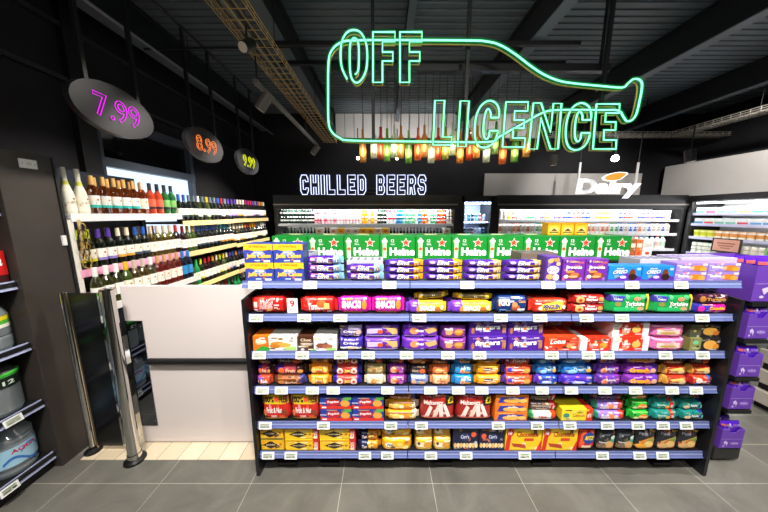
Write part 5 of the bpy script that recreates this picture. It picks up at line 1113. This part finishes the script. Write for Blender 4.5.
for c in 'CHILLED BEERS':
    w = wid.get(c, 1)
    if c != ' ':
        mb = MB()
        for lp in SG[c]:
            for r_, m_ in ((.0075, WN), (.024, WG)): mb.tube([(cx+p[0]*w*un_, 0, p[1]*(z1-z0)) for p in lp], r_, m_, 8, closed=True)
        mb.build('letter', nb)
    cx += (w+.34)*un_
mb = MB()
for zz in (.08, .3): mb.box((0, .012, zz*(z1-z0)), (xb-xa, .03, zz*(z1-z0)+.02), BLACKM)
mb.build('mounting_rail', nb)
# Dairy letters
DY = 5.15
xa, z0 = W(575, 193.5, DY); xb, z1 = W(640.5, 178.5, DY)
da = thing('dairy_sign', 'white letters with an orange leaf hanging before the pale board', 'sign', ((xa+xb)/2, DY, z0))
vs, fs, loops = text2d('Dairy', .045)
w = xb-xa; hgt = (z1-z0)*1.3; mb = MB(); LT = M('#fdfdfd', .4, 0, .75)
m3 = lambda u, v, y: (-w/2+w*u+.03*v, y, -.09+hgt*v)
mb.add([m3(u, v, -.012) for u, v in vs], fs, LT); mb.add([m3(u, v, .012) for u, v in vs], [f[::-1] for f in fs], LT)
for lp in loops:
    n = len(lp); mb.add([m3(*p, -.012) for p in lp]+[m3(*p, .012) for p in lp], [(i, (i+1) % n, n+(i+1) % n, n+i) for i in range(n)], LT)
mb.build('lettering', da)
lf = [(601.5,179),(605,175.5),(612,173.2),(619,172),(627.5,173.2),(624,176.5),(620,179.5),(613,181),(606,181)]
for s_, y_, col, nm_ in ((1.0, -.02, '#ffffff', 'leaf'), (.82, -.024, '#f08a2a', 'leaf_face')):
    cx_ = sum(p[0] for p in lf)/len(lf); cy_ = sum(p[1] for p in lf)/len(lf); pts = []
    for u, v in smooth(lf, 4, True):
        x_, zz = W(cx_+(u-cx_)*s_, cy_+(v-cy_)*s_, DY); pts.append((x_-(xa+xb)/2, zz-z0))
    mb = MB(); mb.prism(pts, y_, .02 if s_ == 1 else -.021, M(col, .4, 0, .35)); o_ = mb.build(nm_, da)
for u in (580, 638):
    x_, zz = W(u, 180, DY); mb = MB(); zt = W(u, 162, DY)[1]-z0; mb.box((x_-(xa+xb)/2-.018, .032, .06), (x_-(xa+xb)/2+.018, .05, zt), M('#d8d8d8', .4)); mb.tube([(x_-(xa+xb)/2, .041, zt), (x_-(xa+xb)/2, .041, CH-z0)], .006, BLACKM, 6); mb.build('hanger', da)

# ================================================================= FRIDGES
FZ = 5.24; FT = 1.88
INW = M('#e9eaea', .4); CASE = M('#1c1b1c', .4)
def fridge(x0, x1, y0, label, shelves, strip='#d8dae0', depth=.66):
    t = thing('open_fridge', label, 'fridge', (x0, y0, 0)); w = x1-x0
    mb = MB(); mb.box((.05, depth-.05, .1), (w-.05, depth-.03, FT), INW); mb.build('back_panel', t)
    for xx in (0, w-.05):
        mb = MB(); mb.box((xx, 0, 0), (xx+.05, depth, FT), CASE); mb.build('side_panel', t)
    mb = MB(); mb.box((0, -.02, FT), (w, depth, 2.125), CASE, .004); mb.build('canopy', t)
    mb = MB(); mb.box((0.001, -.018, FT-.028), (w-.001, -.004, FT+.001), CASE); mb.build('canopy_lip', t)
    mb = MB(); mb.box((.0, -.032, FT+.05), (w, -.021, FT+.075), M('#8c8780', .35, .3)); mb.build('canopy_trim', t)
    mb = MB(); mb.box((.05, -.02, 0), (w-.05, depth-.05, .35), CASE); mb.build('base', t)
    mb = MB(); mb.tube([(.08, .09, FT-.011), (w-.08, .09, FT-.011)], .01, emis('#f4f8ff', 9), 8); mb.build('lamp', t)
    for s in shelves:
        mb = MB(); mb.box((.052, .06, s-.025), (w-.052, depth-.052, s-.004), M('#d4d6d8', .4)); sh = mb.build('shelf', t)
        mb = MB(); mb.box((.052, .045, s-.045), (w-.052, .058, s+.004), M(strip, .35)); mb.build('price_strip', sh)
        mb = MB(); mb.box((.08, .062, s-.034), (w-.08, .078, s-.026), emis('#f4f8ff', 13)); mb.build('lamp', sh)  # unseen glowing strip added to brighten the goods below each shelf
    return t
def area(name, loc, rot, sx, sy, e, col=(1, 1, 1)):
    l = bpy.data.lights.new(name, 'AREA'); l.shape = 'RECTANGLE'; l.size = sx; l.size_y = sy; l.energy = e; l.color = col
    o = bpy.data.objects.new(name, l); COL.objects.link(o); o.location = loc; o.rotation_euler = rot; return o
def spot(name, loc, aim, e, ang=70, blend=.6, col=(1, .95, .88), r=.06):
    l = bpy.data.lights.new(name, 'SPOT'); l.energy = e; l.spot_size = math.radians(ang); l.spot_blend = blend; l.color = col; l.shadow_soft_size = r
    o = bpy.data.objects.new(name, l); COL.objects.link(o); o.location = loc
    o.rotation_euler = (Vector(aim)-Vector(loc)).to_track_quat('-Z', 'Y').to_euler(); return o
# small goods
def can_mesh(c1, c2=None, c3=None, h=.145, r=.031):
    A = M(c1, .25, .1); B = M(c2 or c1, .25, .1); Cc = M(c3 or c1, .25, .1); AL = M('#c8ccd0', .25, .9)
    p = MB(); p.lathe([(0, 0, AL), (r*.8, 0, AL), (r, .01, A), (r, h*.4, B), (r, h*.62, Cc), (r, h-.012, AL), (r*.8, h-.002, AL), (r*.76, h-.004, AL), (0, h-.004, AL)], 12); return p.mesh('drink_can')
def sbottle_mesh(g, lab, cap, h=.235, r=.03):
    G = M(g, .15); L = M(lab, .5); K = M(cap, .4)
    p = MB(); p.lathe([(0, 0, G), (r, 0, G), (r, h*.22, L), (r+.0005, h*.48, G), (r, h*.56, G), (r*.42, h*.76, G), (r*.4, h*.94, K), (r*.45, h, K), (0, h, K)], 12); return p.mesh('beer_bottle')
def carton_mesh(c, c2, w, h, d, gable=False, name='milk_carton'):
    p = MB()
    if gable:
        p.box((-w/2, -d/2, 0), (w/2, d/2, h*.8), M(c)); z = h*.8
        p.add([(-w/2, -d/2, z), (w/2, -d/2, z), (w/2, d/2, z), (-w/2, d/2, z), (-w/2, 0, h*.96), (w/2, 0, h*.96)], [(0, 1, 5, 4), (2, 3, 4, 5), (1, 2, 5), (3, 0, 4)], M(c)); p.box((-w/2, -.003, h*.95), (w/2, .003, h), M(c2))
    else: p.box((-w/2, -d/2, 0), (w/2, d/2, h), M(c), .002)
    hh = h*.8 if gable else h
    S = lambda u, v, l: (-w/2+w*u, -d/2-.0004-l, hh*v)
    art_ops(p, [('r', .08, .3, .92, .55, c2), ('e', .5, .72, .26, .12, c2)], S, .0004, False); return p.mesh(name)
def pot_mesh(c, c2, h=.09, r=.042, name='yoghurt_pot'):
    p = MB(); A = M(c); B = M(c2); p.lathe([(0, 0, A), (r*.8, 0, A), (r*.86, h*.25, B), (r*.95, h*.7, A), (r, h*.94, B), (r*1.04, h*.95, B), (r*1.04, h, B), (0, h, B)], 12); return p.mesh(name)
def milk_mesh(cap, lab, h=.26, w=.05):
    A = M('#f4f3ee', .35); p = MB(); p.lathe([(0, 0, A), (w*.95, 0, A), (w, .01, A), (w, h*.25, M(lab)), (w*1.002, h*.55, A), (w, h*.66, A), (w*.5, h*.85, A), (w*.34, h*.9, M(cap)), (w*.36, h, M(cap)), (0, h, M(cap))], 14); return p.mesh('milk_bottle')
# --- beer fridge
bx0, bx1 = -2.16, X(457, FZ, 1.8)
BS = [1.565, 1.262, .85]
fridge(bx0, bx1, FZ, 'long open fridge of cans and bottles below the white neon letters', BS)
CANK = {'dk': (can_mesh('#22282a', '#e8e6e0', '#1c2226'), 'black and white'), 'dg': (can_mesh('#1c3a28', '#d8e0d0', '#20402c'), 'dark green'), 'pk': (can_mesh('#e8a8b8', '#c83a4a', '#f0c8d0'), 'pink and red'), 'lp': (can_mesh('#f4d8d8', '#d89aa8', '#f4e8e8'), 'pale pink'),
        'wp': (can_mesh('#f4f0ee', '#e8b0b8', '#f0f4e4'), 'white and rose'), 'ye': (can_mesh('#f0a81e', '#f8d860', '#f0b83a'), 'yellow'), 'cr': (can_mesh('#f0dcc0', '#e8a070', '#f4ecdc'), 'cream'), 'bu': (can_mesh('#1f7ab8', '#8ad0e8', '#1c6aa8'), 'blue'), 'te': (can_mesh('#6ac8c0', '#e8f4f0', '#3aa8a8'), 'teal'),
        'gn': (can_mesh('#5ab86a', '#d8f0c8', '#8ad890'), 'green and white'), 'or': (can_mesh('#e87a2a', '#f8e0c8', '#e8602a'), 'orange and white'), 'wh': (can_mesh('#f0f0ee', '#b8c4d8', '#f0f0ee'), 'white'), 'rd': (can_mesh('#d83a2a', '#f4e8e4', '#c82a24'), 'red and white'), 'wr': (can_mesh('#f2f0ee', '#e8ecec', '#d83a44'), 'white and red-topped')}
seq = ['dk', 'dk', 'dg', 'dk', 'dg', 'dk', 'dg', 'dk', 'dg', 'dk', 'dk', 'pk', 'pk', 'lp', 'pk', 'lp', 'lp', 'pk', 'wp', 'wp', 'lp', 'wp', 'wp', 'lp', 'wp', 'wp', 'ye', 'ye', 'cr', 'ye', 'cr', 'dk', 'dg', 'dk', 'wr', 'wr', 'wr', 'bu', 'bu', 'te', 'gn', 'te', 'gn', 'wh', 'bu', 'or', 'or', 'wh', 'gn', 'te', 'rd', 'or', 'rd', 'wh', 'cr']
x = bx0+.1; pit = (bx1-.09-x)/(len(seq)-1)
for i, k in enumerate(seq):
    for l in range(2):
        m, d = CANK[k]; o = place(m, 'drink_can', None, (x+pit*i, FZ+.10, BS[0]-.0035+l*.1455))
        tag(o, '%s can, %s layer, %s from left, top beer fridge shelf' % (d, ('lower', 'upper')[l], ordw(i+1)), 'can', 'cans in the beer fridge')
BOTK = {'bk': (sbottle_mesh('#1a1210', '#c8b898', '#2a2a2a'), 'brown beer bottle'), 'bg': (sbottle_mesh('#14381e', '#e0e0d0', '#d8d0a0'), 'green beer bottle'), 'by': (sbottle_mesh('#3a1c0c', '#e8b02a', '#e0a02a'), 'amber beer bottle'), 'bw': (sbottle_mesh('#20140f', '#e8e8e4', '#c8c8c8'), 'dark beer bottle with white label')}
BOXK = {'bxw': (carton_mesh('#f0e8e0', '#d88a70', .14, .22, .16, name='drinks_carton'), 'white drinks carton'), 'bxy': (carton_mesh('#f4c030', '#e86a2a', .14, .22, .16, name='drinks_carton'), 'yellow drinks carton')}
x = bx0+.1; i = 0; sq = ['bk', 'bg', 'bk', 'bg', 'bw', 'bk', 'bg', 'bg', 'bk', 'bg', 'bxw', 'by', 'by', 'bxw', 'bxy', 'bxw', 'bxw', 'bxy', 'bxy', 'bxw', 'bxy', 'bk', 'bk', 'by', 'bk', 'by', 'by', 'bk', 'bk', 'bk', 'bw', 'bk', 'bw', 'bk', 'bw', 'bw', 'bw', 'bxw', 'bk', 'bw', 'by', 'bk', 'bw', 'bk']
ii = 0
while x < bx1-.12:
    k = sq[ii % len(sq)]; ii += 1; bxk = k.startswith('bx'); wd = .15 if bxk else .068
    if x+wd > bx1-.06: break
    m, d = (BOXK if bxk else BOTK)[k]
    o = place(m, 'drinks_carton' if bxk else 'beer_bottle', None, (x+wd/2, FZ+.15, BS[1]-.0035)); x += wd
    tag(o, '%s, %s from left, second beer fridge shelf' % (d, ordw(ii)), 'carton' if bxk else 'bottle', 'drinks on the second beer fridge shelf')
# --- glass door fridge
gx0, gx1 = X(462, FZ, 1.8), X(493, FZ, 1.8)
gf = thing('glass_door_fridge', 'narrow glass-door fridge between the two long open fridges', 'fridge', (gx0, FZ, 0)); w = gx1-gx0
for a, b in (((0, 0, 0), (.05, .6, 2.1)), ((w-.05, 0, 0), (w, .6, 2.1)), ((0, 0, 2.0), (w, .6, 2.115)), ((0, 0, 0), (w, .6, .15))):
    mb = MB(); mb.box(a, b, CASE); mb.build('cabinet', gf)
mb = MB(); mb.box((.05, .57, .15), (w-.05, .59, 2.0), M('#cfd6e8', .4)); mb.build('back_panel', gf)
d_ = MB(); d_.box((.05, -.012, .15), (w-.05, -.004, 2.0), glassy('#dfe8f4', .1)); dr = d_.build('door', gf)
mb = MB(); mb.box((w-.09, -.035, .9), (w-.07, -.013, 1.5), STEEL, .003); mb.build('handle', dr)
mb = MB(); mb.box((.055, .02, 1.96), (w-.055, .05, 1.985), emis('#e8f0ff', 40)); mb.build('lamp', gf)
GS = [1.62, 1.34, 1.06]
for s in GS:
    mb = MB(); mb.box((.052, .08, s-.02), (w-.052, .56, s-.004), M('#c8ccd8', .4)); sh = mb.build('shelf', gf)
    mb = MB(); mb.box((.06, .085, s-.03), (w-.06, .105, s-.021), emis('#e8f0ff', 30)); mb.build('lamp', sh)  # added strip under the shelf, brightens the cans below
n = 0
for si, s in enumerate(GS[:2]):
    for i in range(6):
        k = ('wh', 'bu', 'dk', 'te', 'rd', 'wh')[(i+si*2) % 6]; o = place(CANK[k][0], 'drink_can', None, (gx0+.105+i*.077, FZ+.14, s-.0035))
        tag(o, '%s can, %s from left, %s glass-door fridge shelf' % (CANK[k][1], ordw(i+1), ('top', 'second')[si]), 'can', 'cans in the glass-door fridge')
# pillar panels between fridges
mb = MB(); mb.box((bx1+.003, FZ+.02, 0), (gx0-.003, FZ+.6, 2.11), CASE); struct(mb.build('trim_12'))
dx0, dx1 = X(497, FZ, 1.8), X(686, FZ, 1.8)
mb = MB(); mb.box((gx1+.003, FZ+.02, 0), (dx0-.003, FZ+.6, 2.11), CASE); struct(mb.build('trim_13'))
# --- dairy fridge
DS = [1.65, 1.375, 1.065, .75]
fridge(dx0, dx1, FZ, 'long open dairy fridge under the white letters with orange leaf', DS, '#f0f0f4')
DK_ = {'pv': (pot_mesh('#f2eef4', '#6a5ac0'), 'yoghurt_pot', 'white and violet pot'), 'pb': (pot_mesh('#f4f4f4', '#2a4ab0'), 'yoghurt_pot', 'white and blue pot'), 'pr': (pot_mesh('#f6f0ee', '#d84a3a'), 'yoghurt_pot', 'white and red pot'), 'py': (pot_mesh('#f8f0c8', '#f0c01e'), 'yoghurt_pot', 'yellow pot'), 'pw': (pot_mesh('#f6f6f2', '#e0dcd4'), 'yoghurt_pot', 'plain white pot'), 'pg': (pot_mesh('#f0f6ee', '#3aa868'), 'yoghurt_pot', 'white and green pot'),
       'co': (carton_mesh('#f4e8dc', '#e8703a', .075, .2, .075, True), 'milk_carton', 'white and orange carton'), 'cg': (carton_mesh('#eef4ec', '#2aa860', .075, .2, .075, True), 'milk_carton', 'white and green carton'), 'cb': (carton_mesh('#eef0f8', '#2a58c0', .075, .2, .075, True), 'milk_carton', 'white and blue carton'), 'cw': (carton_mesh('#f6f4f0', '#c8b8a8', .075, .2, .075, True), 'milk_carton', 'plain pale carton'),
       'mb': (milk_mesh('#2a4ab8', '#c8d4f0'), 'milk_bottle', 'blue-capped milk bottle'), 'mg': (milk_mesh('#2aa050', '#c8ecd0'), 'milk_bottle', 'green-capped milk bottle'), 'mr': (milk_mesh('#d83a2a', '#f4d0c8'), 'milk_bottle', 'red-capped milk bottle')}
W0 = (dx1-dx0-.2); n = int(W0/.094)
top = ['pw', 'pw', 'py', 'pr', 'pw', 'pw', 'pg', 'pg', 'pw', 'pv', 'py', 'pw', 'pv', 'pv', 'pb', 'pb', 'pr', 'pr', 'pb', 'pb', 'pw', 'py', 'py', 'py', 'pw', 'pw', 'pb', 'pr', 'pr', 'pw', 'pb', 'pv', 'pv', 'pv', 'pb', 'pv', 'pw', 'pb', 'pv', 'pv', 'pb']
mid = ['co', 'cw', 'cw', 'co', 'co', 'cw', 'co', 'cw', 'cg', 'cg', 'cw', 'co', 'cb', 'cb', 'cb', 'cb', 'cb', 'cw', 'co', 'co', 'co', 'cw', 'co', 'co', 'cg', 'cg', 'cb', 'cw', 'cb', 'cb', 'co', 'cw', 'cb', 'cw', 'cw', 'cb', 'cw', 'co', 'cb']
low = ['mb', 'mg', 'mb', 'mr', 'mg', 'mb', 'mb', 'mg', 'mr']
for si, (sq, nm_) in enumerate(((top, 'top'), (mid, 'second'), (low, 'third'))):
    stp = .094 if si < 2 else .108; n = int(W0/stp)
    for i in range(n):
        m, name, d = DK_[sq[i % len(sq)]]
        for l in range(2 if si == 0 else 1):
            o = place(m, name, None, (dx0+.12+i*stp, FZ+.125, DS[si]-.0035+l*.0905))
            tag(o, '%s%s, %s from left, %s dairy fridge shelf' % (d, (', lower layer', ', upper layer')[l] if si == 0 else '', ordw(i+1), nm_), 'dairy', 'goods on the %s dairy fridge shelf' % nm_)
# --- right fridge (along the right wall)
RF = 5.93; ry0, ry1 = .8, 5.2
rf = thing('open_fridge', 'long open fridge along the right wall under the pale board', 'fridge', (RF, ry0, 0)); L = ry1-ry0
mb = MB(); mb.box((.62, 0, .1), (.64, L, 2.0), INW); mb.build('back_panel', rf)
for yy in (0, L-.05): mb = MB(); mb.box((0, yy, 0), (.66, yy+.05, 2.0), CASE); mb.build('side_panel', rf)
mb = MB(); mb.box((-.02, 0, 2.0), (.66, L, 2.1), CASE, .004); mb.build('canopy', rf)
mb = MB(); mb.box((0, .05, 0), (.62, L-.05, .35), CASE); mb.build('base', rf)
mb = MB(); mb.tube([(.05, .08, 1.965), (.05, L-.08, 1.965)], .014, emis('#f4f8ff', 10), 8); mb.build('lamp', rf)
RS = [1.78, 1.585, 1.335, 1.03]
for s in RS:
    mb = MB(); mb.box((.05, .052, s-.025), (.61, L-.052, s-.004), M('#d4d6d8', .4)); sh = mb.build('shelf', rf)
    mb = MB(); mb.box((.036, .052, s-.045), (.048, L-.052, s+.004), M('#c9cbe6', .35)); mb.build('price_strip', sh)
    mb = MB(); mb.box((.052, .08, s-.034), (.068, L-.08, s-.026), emis('#f4f8ff', 9)); mb.build('lamp', sh)  # added glowing strip, lifts the row under each shelf
def chilled(c, c2, w=.15, h=.1):
    p = MB(); p.box((-w/2, -.06, 0), (w/2, .06, h), M(c), .006); S = lambda u, v, l: (-w/2+w*u, -.0604-l, h*v)
    art_ops(p, [('r', .05, .08, .95, .4, c2), ('r', .1, .6, .7, .8, WH)], S, .0004, False); return p.mesh('chilled_pack')
CP = [(chilled('#e8ece8', c), n_) for c, n_ in (('#6ab8a0', 'white and sage'), ('#d84a3a', 'white and red'), ('#3a8ac8', 'white and blue'), ('#e07a4a', 'white and orange'), ('#5a9ad0', 'white and sky blue'), ('#c83a5a', 'white and crimson'))]
TUB = pot_mesh('#f6f2e4', '#e8a050', .13, .05, 'cream_tub'); TUBY = pot_mesh('#e8ea9a', '#c8d02a', .13, .05, 'cream_tub'); TUBW = pot_mesh('#f6f4ee', '#e4dccc', .08, .05, 'cream_tub'); SMG = sbottle_mesh('#dff0c8', '#f2f6e4', '#3a9a3a', .085, .03); 
ordr = lambda i: '%s from far corner' % ordw(i+1)
for si in range(2):
    for i in range(16):
        m, d = CP[(i*5+si*2+i//3) % 6]
        o = place(m, 'chilled_pack', None, (RF+.125, ry1-.15-.155*i, RS[si]-.0035), (0, 0, -math.pi/2)); tag(o, '%s chilled pack, %s, %s right fridge shelf' % (d, ordr(i), ('top', 'second')[si]), 'packet', 'chilled packs in the right fridge')
for i in range(24):
    o = place(TUBY if i < 3 else TUB, 'cream_tub', None, (RF+.115, ry1-.12-.108*i, RS[2]-.0035)); tag(o, '%s tub, %s, third right fridge shelf' % ('yellow' if i < 3 else 'cream and orange', ordr(i)), 'tub', 'tubs in the right fridge')
SMALL = {}
for nm_, g, cp in (('white and dark green', '#f0f2e6', '#2f7a3a'), ('bright green', '#8ad46a', '#2a5a2a'), ('cream', '#f4eedc', '#c8c0a0')):
    p = MB(); p.lathe([(0, 0, M(g)), (.036, 0, M(g)), (.04, .01, M(g)), (.04, .055, M(g)), (.03, .06, M(cp)), (.03, .068, M(cp)), (0, .068, M(cp))], 12); SMALL[nm_] = p.mesh('dairy_pot')
for i in range(24):
    nm_ = 'white and dark green' if i < 8 else ('cream' if i < 11 else ('bright green' if i < 18 else 'cream'))
    for l in range(3):
        o = place(SMALL[nm_], 'dairy_pot', None, (RF+.105, ry1-.12-.092*i, RS[3]-.0035+l*.0685)); tag(o, '%s pot, %s layer, %s, fourth right fridge shelf' % (nm_, ('bottom', 'middle', 'top')[l], ordr(i)), 'pot', 'stacked pots in the right fridge')
# peach card in a dark frame clipped to a shelf
sgn = thing('framed_card', 'peach card in a dark frame clipped to the right fridge shelf', 'sign', (RF+.025, 4.55, 1.10))
mb = MB(); mb.box((-.008, -.2, 0), (.008, .2, .24), M('#3a2420', .4), .003); mb.build('frame', sgn)
mb = MB(); mb.box((-.0105, -.175, .02), (-.008, .175, .22), M('#eab09a', .5))
S = lambda u, v, l: (-.0108-l, .175-.35*u, .02+.2*v); art_ops(mb, [('r', .15, .62, .85, .72, '#a8604a'), ('r', .2, .42, .8, .5, '#a8604a'), ('r', .3, .22, .7, .3, '#b87a62')], S, .0004, False); mb.build('card', sgn)

# ================================================================= LIGHTS
WARM = (1, .93, .84); NEU = (1, .965, .92)
for i, x in enumerate((-1.0, 0.0, 1.0, 2.0)):
    spot('spot_lamp', (x, .22, 3.45), (x*.95+.1, 1.72, .75), 330, 80, .7, NEU, .07)
spot('spot_lamp', (-1.3, .3, 3.4), (-1.4, 1.8, .4), 150, 62, .7, WARM, .08)
spot('spot_lamp', (-1.0, .75, 3.4), (-2.45, 1.3, .6), 90, 46, .6, NEU, .08)  # unseen spot added to brighten the drinks unit
spot('spot_lamp', (-1.06, 2.2, 3.0), (-2.27, 1.74, 2.15), 45, 34, .9, WARM, .05)  # added to lighten the end panel's top; the spotlight head here is dark
spot('spot_lamp', (.9, .25, 3.3), (.95, 2.6, 2.85), 70, 80, .7, WARM, .08)  # unseen spot added to light the neon sign's backing and the deck
area('aisle_fill', (.6, -.9, 3.3), (math.radians(28), 0, 0), 3.6, .3, 42, NEU)  # unseen fill light added behind the camera
for y in (2.4, 3.4, 4.4):
    spot('track_lamp', (-1.25, y, 2.82), (-2.4, y-.05, 1.35), 120 if y < 3 else 210, 80, .7, WARM, .05)
area('beer_fridge_lamp', ((bx0+bx1)/2, FZ+.035, FT-.03), (math.radians(28), 0, 0), 3.2, .04, 26)
area('dairy_fridge_lamp', ((dx0+dx1)/2, FZ+.035, FT-.03), (math.radians(28), 0, 0), 3.3, .04, 38)
area('door_fridge_lamp', ((gx0+gx1)/2, FZ+.04, 1.95), (math.radians(30), 0, 0), .4, .04, 9)
area('right_fridge_lamp', (RF+.03, 3.2, 1.95), (math.radians(28), 0, math.radians(-90)), 3.8, .04, 55)
spot('spot_lamp', (3.8, 3.6, 3.4), (4.2, 5.6, 2.2), 200, 70, .8, NEU)
spot('spot_lamp', (4.4, 3.2, 3.4), (6.0, 4.4, 2.2), 300, 75, .8, NEU)
area('cladding_fill', (1.2, 5.2, 3.36), (math.radians(86), 0, 0), 4.0, .04, 16, NEU)  # unseen strip light added to brighten the white cladding
spot('spot_lamp', (3.2, 1.4, 3.4), (3.2, 1.6, 0), 420, 80, .8, NEU)
w_ = bpy.data.worlds.new('world'); SC.world = w_; w_.use_nodes = True
w_.node_tree.nodes['Background'].inputs[0].default_value = (.75, .85, 1, 1); w_.node_tree.nodes['Background'].inputs[1].default_value = .05
SC.view_settings.view_transform = 'Standard'; SC.view_settings.look = 'None'; SC.view_settings.gamma = 1; SC.view_settings.exposure = 0; SC.view_settings.use_curve_mapping = False
